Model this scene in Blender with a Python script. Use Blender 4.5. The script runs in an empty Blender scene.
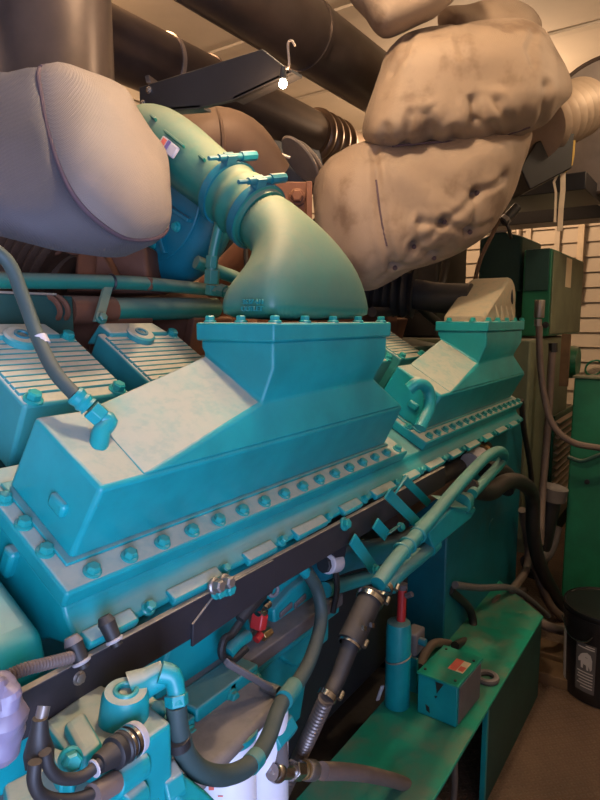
import bpy, bmesh, math, random
from mathutils import Vector, Matrix, noise
from mathutils.bvhtree import BVHTree
random.seed(7)
SC = bpy.context.scene
COL = SC.collection
V = Vector

# ------------------------------------------------------------------ camera model (X = engine axis, Y = across, Z = up)
F = 600.0
TH = math.atan(80 / 600.0)
YAW = math.atan2(420, math.hypot(600, 80))
H = 1.45
cT, sT = math.cos(TH), math.sin(TH)
FW = (math.cos(YAW), math.sin(YAW))
RT = (math.sin(YAW), -math.cos(YAW))

def pt(px, py, X=None, Y=None, Z=None, D=None):
    """survey helper: the point of the place seen at a pixel, on a known plane"""
    u, v = px - 300, py - 400
    f = F * cT - v * sT
    d = F * sT + v * cT
    r = (FW[0] * f + RT[0] * u, FW[1] * f + RT[1] * u, -d)
    if X is not None: k = X / r[0]
    elif Y is not None: k = Y / r[1]
    elif Z is not None: k = (Z - H) / r[2]
    else: k = D / f
    return V((r[0] * k, r[1] * k, H + r[2] * k))

cam_d = bpy.data.cameras.new('camera')
cam = bpy.data.objects.new('camera', cam_d)
COL.objects.link(cam)
cam.location = (0, 0, H)
fwd = V((FW[0] * cT, FW[1] * cT, -sT))
cam.rotation_euler = fwd.to_track_quat('-Z', 'Y').to_euler()
cam_d.sensor_fit = 'VERTICAL'
cam_d.sensor_height = 32.0
cam_d.lens = 24.0
cam_d.clip_start = 0.02
SC.camera = cam

# ------------------------------------------------------------------ materials
def new_mat(name):
    m = bpy.data.materials.new(name)
    m.use_nodes = True
    nt = m.node_tree
    b = nt.nodes['Principled BSDF']
    return m, nt, b

def N(nt, t, **k):
    n = nt.nodes.new(t)
    for a, v in k.items():
        if hasattr(n, a): setattr(n, a, v)
    return n

def mixc(nt, fac, a, b):
    m = nt.nodes.new('ShaderNodeMix'); m.data_type = 'RGBA'
    for sock, val in ((m.inputs[0], fac), (m.inputs[6], a), (m.inputs[7], b)):
        if isinstance(val, bpy.types.NodeSocket): nt.links.new(val, sock)
        elif isinstance(val, (int, float)): sock.default_value = val
        else: sock.default_value = (*val, 1)
    return m.outputs[2]

def rampf(nt, src, lo, hi, a=0.0, b=1.0):
    n = nt.nodes.new('ShaderNodeMapRange'); n.interpolation_type = 'SMOOTHSTEP'
    nt.links.new(src, n.inputs[0])
    n.inputs[1].default_value = lo; n.inputs[2].default_value = hi
    n.inputs[3].default_value = a; n.inputs[4].default_value = b
    return n.outputs[0]

def noise_n(nt, scale, detail=3, rough=0.55, vec=None):
    n = nt.nodes.new('ShaderNodeTexNoise')
    n.inputs['Scale'].default_value = scale
    n.inputs['Detail'].default_value = detail
    n.inputs['Roughness'].default_value = rough
    if vec is None:
        tc = nt.nodes.new('ShaderNodeTexCoord'); vec = tc.outputs['Object']
    nt.links.new(vec, n.inputs['Vector'])
    return n.outputs['Fac']

def math_n(nt, op, a, b):
    n = nt.nodes.new('ShaderNodeMath'); n.operation = op
    for i, val in enumerate((a, b)):
        if isinstance(val, bpy.types.NodeSocket): nt.links.new(val, n.inputs[i])
        else: n.inputs[i].default_value = val
    return n.outputs[0]

def bump(nt, b, src, strength, dist=0.002):
    n = nt.nodes.new('ShaderNodeBump')
    n.inputs['Strength'].default_value = strength
    n.inputs['Distance'].default_value = dist
    nt.links.new(src, n.inputs['Height'])
    nt.links.new(n.outputs[0], b.inputs['Normal'])

def paint(name, base, rough=0.45, metal=0.0, dust=0.0, dustc=(0.42, 0.36, 0.30), lo=0.55, hi=0.9,
          var=0.25, bumps=0.08, grime=0.0, grimec=(0.05, 0.04, 0.035), spec=0.5):
    """painted or bare surface; settled dust lies on whatever faces up"""
    m, nt, b = new_mat(name)
    n1 = noise_n(nt, 7, 4, 0.6)
    n2 = noise_n(nt, 45, 3, 0.6)
    c = mixc(nt, rampf(nt, n1, 0.3, 0.7), base, tuple(x * (1 - var) for x in base))
    if grime > 0:
        c = mixc(nt, rampf(nt, noise_n(nt, 4.3, 5, 0.7), 0.5, 0.72, 0, grime), c, grimec)
    if dust > 0:
        g = nt.nodes.new('ShaderNodeNewGeometry')
        sx = nt.nodes.new('ShaderNodeSeparateXYZ'); nt.links.new(g.outputs['Normal'], sx.inputs[0])
        a = math_n(nt, 'ADD', sx.outputs[2], math_n(nt, 'MULTIPLY', math_n(nt, 'SUBTRACT', n1, 0.5), 0.5))
        f = math_n(nt, 'MULTIPLY', rampf(nt, a, lo, hi, 0, dust), rampf(nt, n2, 0.25, 0.6, 0.72, 1.0))
        c = mixc(nt, f, c, dustc)
        r = math_n(nt, 'ADD', math_n(nt, 'MULTIPLY', f, 0.4), rough)
        nt.links.new(r, b.inputs['Roughness'])
    else:
        b.inputs['Roughness'].default_value = rough
    nt.links.new(c, b.inputs['Base Color'])
    b.inputs['Metallic'].default_value = metal
    b.inputs['Specular IOR Level'].default_value = spec
    if bumps: bump(nt, b, n2, bumps)
    return m

TEAL = (0.004, 0.28, 0.305)
M = {}
M['teal'] = paint('teal_paint', TEAL, 0.42, dust=0.86, dustc=(0.41, 0.405, 0.345), lo=0.62, hi=0.88)
M['teal_warm_lit'] = paint('warm_lit_teal_thin_dust', (0.014, 0.165, 0.125), 0.4, dust=0.80, dustc=(0.20, 0.21, 0.145), lo=-0.3, hi=0.9)  # greener base carries the warm lamplight on the upper parts, under thin dust
M['teal_tube'] = paint('teal_tube_paint', (0.010, 0.23, 0.235), 0.36, dust=0.5, dustc=(0.30, 0.29, 0.23), lo=0.1, hi=1.1)
M['teal_clean'] = paint('teal_paint_clean', TEAL, 0.38, dust=0.35, lo=0.5, hi=1.0)
M['teal_bolt'] = paint('teal_bolt_paint', (0.012, 0.29, 0.28), 0.35, dust=0.25, lo=0.8, hi=1.0)
M['teal_deep'] = paint('teal_paint_deep', (0.004, 0.15, 0.20), 0.45, dust=0.5, lo=0.6, hi=1.0, grime=0.4)
M['rib'] = paint('rocker_paint', (0.03, 0.25, 0.26), 0.5, dust=0.95, dustc=(0.45, 0.42, 0.33), lo=0.4, hi=0.7)
M['green'] = paint('green_paint', (0.010, 0.29, 0.19), 0.45, dust=0.75, dustc=(0.25, 0.21, 0.15), lo=0.95, hi=1.16, grime=0.15)
M['green_cab'] = paint('green_cabinet_paint', (0.008, 0.15, 0.075), 0.5, dust=0.5, lo=0.6, hi=1.0)
M['green_dark'] = paint('dull_green_paint', (0.012, 0.06, 0.05), 0.6, dust=0.4)
M['olive'] = paint('dusty_olive_panel', (0.17, 0.19, 0.12), 0.75, dust=0.6)
M['exhaust'] = paint('dark_exhaust_steel', (0.11, 0.082, 0.070), 0.33, metal=0.6, dust=0.45, dustc=(0.28, 0.20, 0.14), lo=0.45, hi=1.1, bumps=0.03)
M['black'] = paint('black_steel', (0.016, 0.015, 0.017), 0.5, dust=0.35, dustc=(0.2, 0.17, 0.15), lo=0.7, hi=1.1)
M['blackbar'] = paint('black_bar_paint', (0.022, 0.020, 0.026), 0.55, dust=0.8, lo=0.6, hi=0.95, grime=0.3, grimec=(0.07, 0.05, 0.055))
M['rubber'] = paint('black_rubber', (0.018, 0.016, 0.016), 0.55, dust=0.45, dustc=(0.16, 0.13, 0.11), lo=0.2, hi=1.1)
M['hose'] = paint('grey_green_rubber', (0.032, 0.062, 0.060), 0.6, dust=0.4, dustc=(0.16, 0.155, 0.14), lo=0.1, hi=1.1)
M['greyhose'] = paint('grey_hose_rubber', (0.13, 0.13, 0.14), 0.6, dust=0.4, dustc=(0.25, 0.22, 0.2), lo=0.2, hi=1.0)
M['conduit'] = paint('grey_conduit', (0.16, 0.115, 0.10), 0.55, dust=0.3)
M['rust'] = paint('rusty_iron', (0.16, 0.062, 0.032), 0.75, metal=0.2, dust=0.6, dustc=(0.34, 0.21, 0.13), lo=0.3, hi=1.0, bumps=0.3)
M['brown'] = paint('scorched_manifold', (0.10, 0.055, 0.035), 0.6, metal=0.3, dust=0.55, dustc=(0.27, 0.18, 0.12), lo=0.2, hi=1.0)
M['chrome'] = paint('bright_steel', (0.55, 0.53, 0.52), 0.25, metal=1.0, bumps=0.03)
M['steel'] = paint('dull_steel', (0.32, 0.29, 0.27), 0.42, metal=0.8, bumps=0.05, dust=0.3)
M['bellows'] = paint('heat_tinted_bellows', (0.22, 0.15, 0.10), 0.38, metal=0.6, dust=0.4, dustc=(0.35, 0.25, 0.17), lo=0.2, hi=1.0)
M['palebellows'] = paint('pale_bellows_cloth', (0.42, 0.31, 0.22), 0.5, metal=0.2)
M['silencer'] = paint('grey_silencer_steel', (0.26, 0.22, 0.20), 0.5, metal=0.2)
M['conduit_steel'] = paint('ribbed_conduit_steel', (0.20, 0.17, 0.16), 0.4, metal=0.7)
M['silver'] = paint('galvanised_sheet', (0.45, 0.38, 0.32), 0.4, metal=0.6)
M['brass'] = paint('brass', (0.55, 0.36, 0.16), 0.35, metal=0.9)
M['red'] = paint('red_plastic', (0.55, 0.03, 0.03), 0.4)
M['white'] = paint('white_can_paint', (0.72, 0.72, 0.80), 0.35, var=0.04, bumps=0)
M['offwhite'] = paint('grey_white_plastic', (0.5, 0.47, 0.5), 0.5)
M['sticker'] = paint('sticker_cream', (0.75, 0.62, 0.42), 0.5, var=0.1)
M['sticker_red'] = paint('sticker_red', (0.75, 0.16, 0.11), 0.5, var=0.1)
M['sticker_blue'] = paint('sticker_blue', (0.16, 0.12, 0.32), 0.5)
M['yellow'] = paint('yellow_webbing', (0.62, 0.40, 0.10), 0.8)
M['cream_web'] = paint('cream_webbing', (0.62, 0.50, 0.36), 0.8)
M['wood'] = paint('raw_plank', (0.17, 0.10, 0.05), 0.8, var=0.4)
M['grease'] = paint('greasy_dust', (0.12, 0.105, 0.105), 0.8, dust=0.75, dustc=(0.29, 0.26, 0.255), lo=0.3, hi=1.0, bumps=0.4)
M['bag'] = paint('lilac_film', (0.20, 0.17, 0.25), 0.45)
M['bucketblack'] = paint('black_bucket_plastic', (0.012, 0.011, 0.013), 0.3, bumps=0.0)
M['labelgrey'] = paint('grey_bucket_print', (0.10, 0.095, 0.10), 0.5, bumps=0.0)
M['labelwhite'] = paint('white_bucket_print', (0.5, 0.47, 0.46), 0.5, bumps=0.0)

def blanket_mat(name, base, burn, weave=260):
    m, nt, b = new_mat(name)
    n1 = noise_n(nt, 3.2, 5, 0.6)
    n2 = noise_n(nt, 6.5, 4, 0.6)
    c = mixc(nt, rampf(nt, n1, 0.35, 0.7), base, tuple(x * 0.72 for x in base))
    c = mixc(nt, rampf(nt, n2, 0.50, 0.68, 0, 0.7), c, burn)
    tc = nt.nodes.new('ShaderNodeTexCoord')
    hs = []
    for rot in (0.6, -0.6):
        mp = nt.nodes.new('ShaderNodeMapping'); mp.inputs['Rotation'].default_value = (0.5, rot, rot)
        nt.links.new(tc.outputs['Object'], mp.inputs['Vector'])
        w = nt.nodes.new('ShaderNodeTexWave'); w.inputs['Scale'].default_value = weave / 6.28
        nt.links.new(mp.outputs[0], w.inputs['Vector'])
        hs.append(w.outputs['Fac'])
    wv = math_n(nt, 'MULTIPLY', hs[0], hs[1])
    c = mixc(nt, math_n(nt, 'MULTIPLY', wv, 0.25), c, tuple(x * 0.6 for x in base))
    nt.links.new(c, b.inputs['Base Color'])
    b.inputs['Roughness'].default_value = 0.62
    b.inputs['Sheen Weight'].default_value = 0.05
    h = math_n(nt, 'ADD', math_n(nt, 'MULTIPLY', wv, 0.3), n2)
    bump(nt, b, h, 0.35, 0.006)
    return m
M['blanket'] = blanket_mat('insulation_cloth', (0.29, 0.205, 0.145), (0.135, 0.075, 0.042), 900)
M['blanket_pale'] = blanket_mat('pale_insulation_cloth', (0.205, 0.165, 0.142), (0.17, 0.135, 0.115), 700)
M['blanket_shaded'] = blanket_mat('shaded_insulation_cloth', (0.070, 0.064, 0.074), (0.06, 0.054, 0.06), 700)  # the cap's cloth again, its shade and cool daylight put into the colour
M['thread'] = paint('dark_thread', (0.09, 0.055, 0.07), 0.8)

def wall_mat(name, base, dark, period, groove, axis=2):
    m, nt, b = new_mat(name)
    n1 = noise_n(nt, 2.5, 4, 0.6)
    c = mixc(nt, n1, base, tuple(x * 0.7 for x in base))
    nt.links.new(c, b.inputs['Base Color'])
    b.inputs['Roughness'].default_value = 0.75
    bump(nt, b, noise_n(nt, 30), 0.1)
    return m
M['wall'] = wall_mat('tan_wall_sheet', (0.52, 0.44, 0.35), (0.1, 0.07, 0.05), 0.1, 0.1)
M['ceiling'] = wall_mat('tan_ceiling_sheet', (0.52, 0.45, 0.37), (0, 0, 0), 1, 1)
M['slot'] = paint('dark_gap', (0.10, 0.055, 0.03), 0.9)

def floor_mat():
    m, nt, b = new_mat('brown_tread_plate')
    tc = nt.nodes.new('ShaderNodeTexCoord')
    hs = []
    for ang in (math.pi / 4, -math.pi / 4):
        mp = nt.nodes.new('ShaderNodeMapping'); mp.inputs['Rotation'].default_value = (0, 0, ang)
        mp.inputs['Scale'].default_value = (85, 85, 85)
        nt.links.new(tc.outputs['Object'], mp.inputs['Vector'])
        sx = nt.nodes.new('ShaderNodeSeparateXYZ'); nt.links.new(mp.outputs[0], sx.inputs[0])
        a = math_n(nt, 'ABSOLUTE', math_n(nt, 'SINE', math_n(nt, 'MULTIPLY', sx.outputs[0], 1.57), 0), 0)
        bb = math_n(nt, 'ABSOLUTE', math_n(nt, 'SINE', math_n(nt, 'MULTIPLY', sx.outputs[1], 3.14), 0), 0)
        hs.append(math_n(nt, 'MULTIPLY', rampf(nt, a, 0.6, 0.95), rampf(nt, bb, 0.75, 0.95)))
    h = math_n(nt, 'MAXIMUM', hs[0], hs[1])
    n1 = noise_n(nt, 3, 5, 0.65)
    c = mixc(nt, rampf(nt, n1, 0.3, 0.7), (0.085, 0.055, 0.04), (0.15, 0.095, 0.065))
    c = mixc(nt, math_n(nt, 'MULTIPLY', h, 0.25), c, (0.2, 0.15, 0.12))
    nt.links.new(c, b.inputs['Base Color'])
    b.inputs['Roughness'].default_value = 0.5
    bump(nt, b, h, 0.8, 0.004)
    return m
M['floor'] = floor_mat()

def emit(name, col, s):
    m, nt, b = new_mat(name)
    b.inputs['Base Color'].default_value = (*col, 1)
    b.inputs['Emission Color'].default_value = (*col, 1)
    b.inputs['Emission Strength'].default_value = s
    return m
M['bulb'] = emit('glowing_bulb', (1.0, 0.85, 0.62), 60)

# ------------------------------------------------------------------ mesh builder (works in world coordinates)
def basis(n):
    n = n.normalized()
    a = V((0, 0, 1)) if abs(n.z) < 0.9 else V((1, 0, 0))
    u = a.cross(n).normalized()
    return u, n.cross(u).normalized(), n

def catmull(pts, sub=6):
    if len(pts) < 3: return [p.copy() for p in pts]
    P = [2 * pts[0] - pts[1]] + list(pts) + [2 * pts[-1] - pts[-2]]
    out = []
    for i in range(1, len(P) - 2):
        for k in range(sub):
            t = k / sub
            a, b, c, d = P[i - 1], P[i], P[i + 1], P[i + 2]
            out.append(0.5 * ((2 * b) + (c - a) * t + (2 * a - 5 * b + 4 * c - d) * t * t + (3 * b - a - 3 * c + d) * t ** 3))
    out.append(pts[-1].copy())
    return out

class B:
    def __init__(s):
        s.bm = bmesh.new()
    def face(s, vs):
        try: return s.bm.faces.new(vs)
        except ValueError: return None
    def hexa(s, bot, top):
        a = [s.bm.verts.new(p) for p in bot]; b = [s.bm.verts.new(p) for p in top]
        n = len(a)
        s.face(a[::-1]); s.face(b)
        for i in range(n):
            j = (i + 1) % n
            s.face([a[i], a[j], b[j], b[i]])
        return s
    def box(s, x0, x1, y0, y1, z0, z1):
        return s.hexa([(x0, y0, z0), (x1, y0, z0), (x1, y1, z0), (x0, y1, z0)], [(x0, y0, z1), (x1, y0, z1), (x1, y1, z1), (x0, y1, z1)])
    def obox(s, c, u, v, w, hu, hv, hw):
        c = V(c); u = V(u).normalized() * hu; v = V(v).normalized() * hv; w = V(w).normalized() * hw
        return s.hexa([c - u - v - w, c + u - v - w, c + u + v - w, c - u + v - w], [c - u - v + w, c + u - v + w, c + u + v + w, c - u + v + w])
    def prism(s, prof, x0, x1):
        """profile of (y, z) run along X"""
        return s.hexa([(x0, y, z) for y, z in prof], [(x1, y, z) for y, z in prof])
    def plate(s, pts, off):
        """polygon of points given the thickness vector off"""
        off = V(off)
        return s.hexa([V(p) for p in pts], [V(p) + off for p in pts])
    def loft(s, rings, cap0=True, cap1=True):
        R = [[s.bm.verts.new(p) for p in r] for r in rings]
        n = len(R[0])
        for a, b in zip(R[:-1], R[1:]):
            for i in range(n):
                j = (i + 1) % n
                s.face([a[i], a[j], b[j], b[i]])
        if cap0: s.face(R[0][::-1])
        if cap1: s.face(R[-1])
        return s
    def cyl(s, p0, p1, r0, r1=None, n=24):
        p0, p1 = V(p0), V(p1); r1 = r0 if r1 is None else r1
        u, v, w = basis(p1 - p0)
        ring = lambda p, r: [p + (u * math.cos(2 * math.pi * k / n) + v * math.sin(2 * math.pi * k / n)) * r for k in range(n)]
        return s.loft([ring(p0, r0), ring(p1, r1)])
    def lathe(s, p0, axis, prof, n=32, cap0=True, cap1=True):
        p0 = V(p0); u, v, w = basis(V(axis))
        return s.loft([[p0 + w * h + (u * math.cos(2 * math.pi * k / n) + v * math.sin(2 * math.pi * k / n)) * r for k in range(n)] for r, h in prof], cap0, cap1)
    def tube(s, pts, r, n=12, sub=6, smooth=True):
        pts = [V(p) for p in pts]
        path = catmull(pts, sub) if smooth else pts
        m = len(path)
        rad = (lambda t: r) if not isinstance(r, (list, tuple)) else (lambda t: r[min(int(t * (len(r) - 1)), len(r) - 2)] * (1 - (t * (len(r) - 1) - min(int(t * (len(r) - 1)), len(r) - 2))) + r[min(int(t * (len(r) - 1)), len(r) - 2) + 1] * (t * (len(r) - 1) - min(int(t * (len(r) - 1)), len(r) - 2)))
        T = []
        for i in range(m):
            a = path[max(i - 1, 0)]; b = path[min(i + 1, m - 1)]
            T.append((b - a).normalized())
        u = basis(T[0])[0]
        rings = []
        for i in range(m):
            u = (u - T[i] * u.dot(T[i])).normalized()
            v = T[i].cross(u)
            rr = rad(i / (m - 1))
            rings.append([path[i] + (u * math.cos(2 * math.pi * k / n) + v * math.sin(2 * math.pi * k / n)) * rr for k in range(n)])
        return s.loft(rings)
    def bellows(s, pts, r, amp, pitch, n=20):
        pts = [V(p) for p in pts]
        path = catmull(pts, 24)
        L = [0]
        for a, b in zip(path[:-1], path[1:]): L.append(L[-1] + (b - a).length)
        m = max(8, int(L[-1] / pitch * 4))
        q = []; j = 0
        for i in range(m + 1):
            t = L[-1] * i / m
            while j < len(L) - 2 and L[j + 1] < t: j += 1
            f = (t - L[j]) / max(1e-9, L[j + 1] - L[j])
            q.append(path[j].lerp(path[j + 1], min(1, f)))
        u = basis(q[1] - q[0])[0]; rings = []
        for i in range(m + 1):
            T = (q[min(i + 1, m)] - q[max(i - 1, 0)]).normalized()
            u = (u - T * u.dot(T)).normalized(); v = T.cross(u)
            rr = r + amp * (1, 0.3, -1, 0.3)[i % 4]
            rings.append([q[i] + (u * math.cos(2 * math.pi * k / n) + v * math.sin(2 * math.pi * k / n)) * rr for k in range(n)])
        return s.loft(rings)
    def torus(s, c, axis, R, r, n=32, k=8, a0=0, a1=2 * math.pi):
        c = V(c); u, v, w = basis(V(axis))
        full = abs(a1 - a0 - 2 * math.pi) < 1e-6
        m = n if full else n + 1
        rings = []
        for i in range(m):
            a = a0 + (a1 - a0) * i / n
            d = u * math.cos(a) + v * math.sin(a)
            rings.append([c + d * R + (d * math.cos(2 * math.pi * q / k) + w * math.sin(2 * math.pi * q / k)) * r for q in range(k)])
        if full: rings.append(rings[0])
        s.loft(rings, not full, not full)
        bmesh.ops.remove_doubles(s.bm, verts=s.bm.verts, dist=1e-6)
        return s
    def sphere(s, c, r, sc=(1, 1, 1), n=20):
        m = Matrix.Translation(V(c)) @ Matrix.Diagonal((r * sc[0], r * sc[1], r * sc[2], 1))
        bmesh.ops.create_uvsphere(s.bm, u_segments=n, v_segments=n // 2 + 2, radius=1, matrix=m)
        return s
    def bolt(s, p, n, r, h, washer=1.45):
        """flange bolt: washer face, hexagon, slight dome"""
        p = V(p); u, v, w = basis(V(n))
        def ring(rr, hh, k=6): return [p + w * hh + (u * math.cos(2 * math.pi * i / k) + v * math.sin(2 * math.pi * i / k)) * rr for i in range(k)]
        s.loft([ring(r * washer, -0.001, 16), ring(r * washer, h * 0.18, 16), ring(r * 1.2, h * 0.3, 16)])
        s.loft([ring(r * 1.1, h * 0.2), ring(r * 1.1, h * 0.85), ring(r * 0.8, h)])
        return s
    def displace(s, fn):
        s.bm.normal_update()
        d = [(v, fn(v.co, v.normal)) for v in s.bm.verts]
        for v, q in d: v.co += v.normal * q
        return s

def build(name, b, mat, parent=None, bevel=0.0, sharp=35, subsurf=0, seg=2):
    bm = b.bm
    bmesh.ops.recalc_face_normals(bm, faces=bm.faces)
    off = V((0, 0, 0))
    if parent is not None:
        q = parent
        while q is not None: off += q.location; q = q.parent
    else:
        xs = [v.co for v in bm.verts]
        off = V(((min(c.x for c in xs) + max(c.x for c in xs)) / 2, (min(c.y for c in xs) + max(c.y for c in xs)) / 2, min(c.z for c in xs)))
    for v in bm.verts: v.co -= off
    me = bpy.data.meshes.new(name)
    bm.to_mesh(me); bm.free()
    for p in me.polygons: p.use_smooth = True
    me.set_sharp_from_angle(angle=math.radians(sharp))
    me.materials.append(M[mat] if isinstance(mat, str) else mat)
    o = bpy.data.objects.new(name, me)
    COL.objects.link(o)
    if parent is not None: o.parent = parent
    else: o.location = off
    if bevel:
        md = o.modifiers.new('bevel', 'BEVEL'); md.width = bevel; md.segments = seg; md.limit_method = 'ANGLE'
        md.angle_limit = math.radians(28); md.harden_normals = False
    if subsurf:
        md = o.modifiers.new('sub', 'SUBSURF'); md.levels = subsurf; md.render_levels = subsurf
    return o

def tag(o, label, cat, group=None, kind=None):
    o['label'] = label; o['category'] = cat
    if group: o['group'] = group
    if kind: o['kind'] = kind
    return o

def thing(name, label, cat, loc, group=None):
    o = bpy.data.objects.new(name, None); COL.objects.link(o)
    o.location = V(loc); o.empty_display_size = 0.05
    return tag(o, label, cat, group)

def struct(name, b, mat, label=None, **k):
    o = build(name, b, mat, **k); o['kind'] = 'structure'
    return o

def copy_part(src, parent, delta):
    o = src.copy(); COL.objects.link(o); o.parent = parent
    o.location = V(src.location) + V(delta)
    return o

def copy_thing(root, delta, label):
    r = root.copy(); COL.objects.link(r); r.location = V(root.location) + V(delta); r['label'] = label
    for ch in list(root.children):
        c = ch.copy(); COL.objects.link(c); c.parent = r
        for g in list(ch.children):
            d = g.copy(); COL.objects.link(d); d.parent = c
    return r

def text_part(name, s, p, u, n, size, mat, parent, depth=0.0006):
    """raised lettering: baseline start at p, reading direction u, facing n"""
    cu = bpy.data.curves.new(name, 'FONT'); cu.body = s; cu.size = size; cu.extrude = depth
    cu.align_x = 'CENTER'; cu.align_y = 'CENTER'
    tmp = bpy.data.objects.new(name, cu); COL.objects.link(tmp)
    bpy.context.view_layer.update()
    me = bpy.data.meshes.new_from_object(tmp.evaluated_get(bpy.context.evaluated_depsgraph_get()))
    bpy.data.objects.remove(tmp)
    u = V(u).normalized(); n = V(n).normalized(); v = n.cross(u).normalized(); u = v.cross(n)
    rot = Matrix((u, v, n)).transposed().to_4x4()
    off = V((0, 0, 0)); q = parent
    while q is not None: off += q.location; q = q.parent
    me.transform(Matrix.Translation(V(p) - off) @ rot)
    me.materials.append(M[mat])
    o = bpy.data.objects.new(name, me); COL.objects.link(o)
    o.parent = parent
    return o

# ------------------------------------------------------------------ the room
XE, YB, YN, XN, ZC = 4.7, 2.45, -0.85, -1.6, 2.85
struct('floor', B().box(XN, XE, YN, YB, -0.05, 0), 'floor')
struct('ceiling', B().box(XN, XE, YN, YB, ZC, ZC + 0.05), 'ceiling')
def slat_wall(fixed, a0, a1, along, z0=0.0, z1=ZC, pitch=0.105, sgn=1):
    b = B()
    z = z0
    while z < z1 - 0.02:
        t = min(z + pitch - 0.012, z1)
        if along == 'Y':   # wall at X = fixed
            b.hexa([(fixed, a0, z), (fixed - 0.018, a0, z), (fixed - 0.018, a1, z), (fixed, a1, z)], [(fixed, a0, t), (fixed - 0.004, a0, t), (fixed - 0.004, a1, t), (fixed, a1, t)])
        else:
            b.hexa([(a0, fixed, z), (a0, fixed - 0.018, z), (a1, fixed - 0.018, z), (a1, fixed, z)], [(a0, fixed, t), (a0, fixed - 0.004, t), (a1, fixed - 0.004, t), (a1, fixed, t)])
        z += pitch
    if along == 'Y': b.box(fixed, fixed + 0.05, a0, a1, z0, z1)
    else: b.box(a0, a1, fixed, fixed + 0.05, z0, z1)
    return b
struct('wall_end', slat_wall(XE, YN, YB, 'Y'), 'wall')
struct('wall_back', slat_wall(YB, XN, XE, 'X'), 'wall')
struct('wall_left', B().box(XN - 0.05, XN, YN, YB, 0, ZC), 'wall')
DX0, DX1, DZ = -1.45, -0.25, 1.85                         # the open doorway behind the photographer
b = B().box(XN, DX0, YN - 0.05, YN, 0, ZC).box(DX1, XE, YN - 0.05, YN, 0, ZC).box(DX0, DX1, YN - 0.05, YN, DZ, ZC)
struct('wall_near', b, 'wall')
for k, yy in enumerate((0.98, 1.18)):
    struct('trim_%d' % (k + 1), B().box(XE - 0.05, XE - 0.015, yy, yy + 0.035, 1.2, 2.6), 'wall')
struct('trim_3', B().box(XE - 0.06, XE - 0.015, 0.82, 0.86, 1.6, 2.35), 'cream_web')
# seams across the ceiling sheets
for k in range(5):
    x = 0.9 + k * 0.8
    struct('trim_%d' % (k + 4), B().box(x, x + 0.05, YN, YB, ZC - 0.012, ZC), 'ceiling')

# ------------------------------------------------------------------ skid, engine block, manifold
A30 = math.radians(30)
def hp(X, a, bb):
    """point in the tilted aftercooler frame: a up the flange, bb off it"""
    return V((X, 0.682 + a * math.cos(A30) - bb * math.sin(A30), 1.132 + a * math.sin(A30) + bb * math.cos(A30)))
HN = V((0, -math.sin(A30), math.cos(A30)))

blk = thing('engine_block', 'long teal engine block with dusty ledges under the intake manifold', 'engine block', (1.5, 1.3, 0.36))
b = B()
b.prism([(0.76, 0.50), (0.74, 0.62), (0.74, 0.965), (0.77, 0.995), (1.9, 0.995), (1.9, 0.36), (0.86, 0.36)], 0.33, 1.10)
build('crankcase', b, 'teal_clean', blk, 0.006)
build('dark_void_block', B().box(1.10, 1.80, 0.80, 1.9, 0.36, 0.995), 'black', blk, 0.01)  # black block stands for the shaded void beside the hose
# valley and far bank behind the rocker covers
b = B().prism([(1.04, 1.0), (1.04, 1.34), (1.20, 1.37), (1.40, 1.34), (1.47, 1.2), (1.47, 1.0)], 0.36, 2.62)
build('valley_cover', b, 'green_dark', blk, 0.01)
# dusty ledge along the block
p0 = pt(238, 667, Y=0.68)
b = B().prism([(0.675, p0.z - 0.028), (0.675, p0.z), (0.745, p0.z + 0.004), (0.745, p0.z - 0.028)], 0.36, 1.15)
build('ledge', b, 'grease', blk, 0.003)
b = B().prism([(0.685, p0.z - 0.05), (0.685, p0.z - 0.036), (0.745, p0.z - 0.036), (0.745, p0.z - 0.05)], 0.36, 1.15)
build('ledge', b, 'teal_clean', blk, 0.003)
# round gear-case boss
c = pt(205, 655, Y=0.735)
b = B().lathe((c.x, 0.742, c.z - 0.02), (0, -1, 0), [(0.125, 0), (0.125, 0.014), (0.118, 0.018)], 48)
build('round_cover', b, 'teal_clean', blk, 0.002)
# oil cooler cover plate with embossed pads and rings
q = [pt(292, 590, Y=0.72), pt(330, 560, Y=0.72), pt(329, 640, Y=0.72), pt(296, 668, Y=0.72), pt(276, 655, Y=0.72), pt(274, 610, Y=0.72)]
cp = build('cooler_cover', B().plate(q, (0, 0.03, 0)), 'teal_clean', blk, 0.006)
for (px, py, w) in ((286, 610, 0.022), (300, 601, 0.022)):
    p = pt(px, py, Y=0.718)
    build('cast_pad', B().obox(p, (0.9, 0, 0.15), (0, 0, 1), (0, 1, 0), w, 0.006, 0.003), 'grease', cp, 0.002)
for (px, py) in ((287, 631), (298, 621)):
    p = pt(px, py, Y=0.719)
    build('cast_ring', B().torus(p, (0, 1, 0), 0.013, 0.003, 24, 6), 'teal_bolt', cp)
a, c = pt(229, 664, Y=0.62), pt(272, 689, Y=0.60)
la_ = build('link_arm', B().obox((a + c) / 2, c - a, (0, -0.5, 0.8), (0, 0.8, 0.5), (c - a).length / 2 + 0.008, 0.008, 0.006), 'grease', blk, 0.003)
build('pivot', B().cyl(c + V((0, 0.02, 0)), c + V((0, -0.014, 0)), 0.009, n=16), 'steel', la_)
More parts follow.
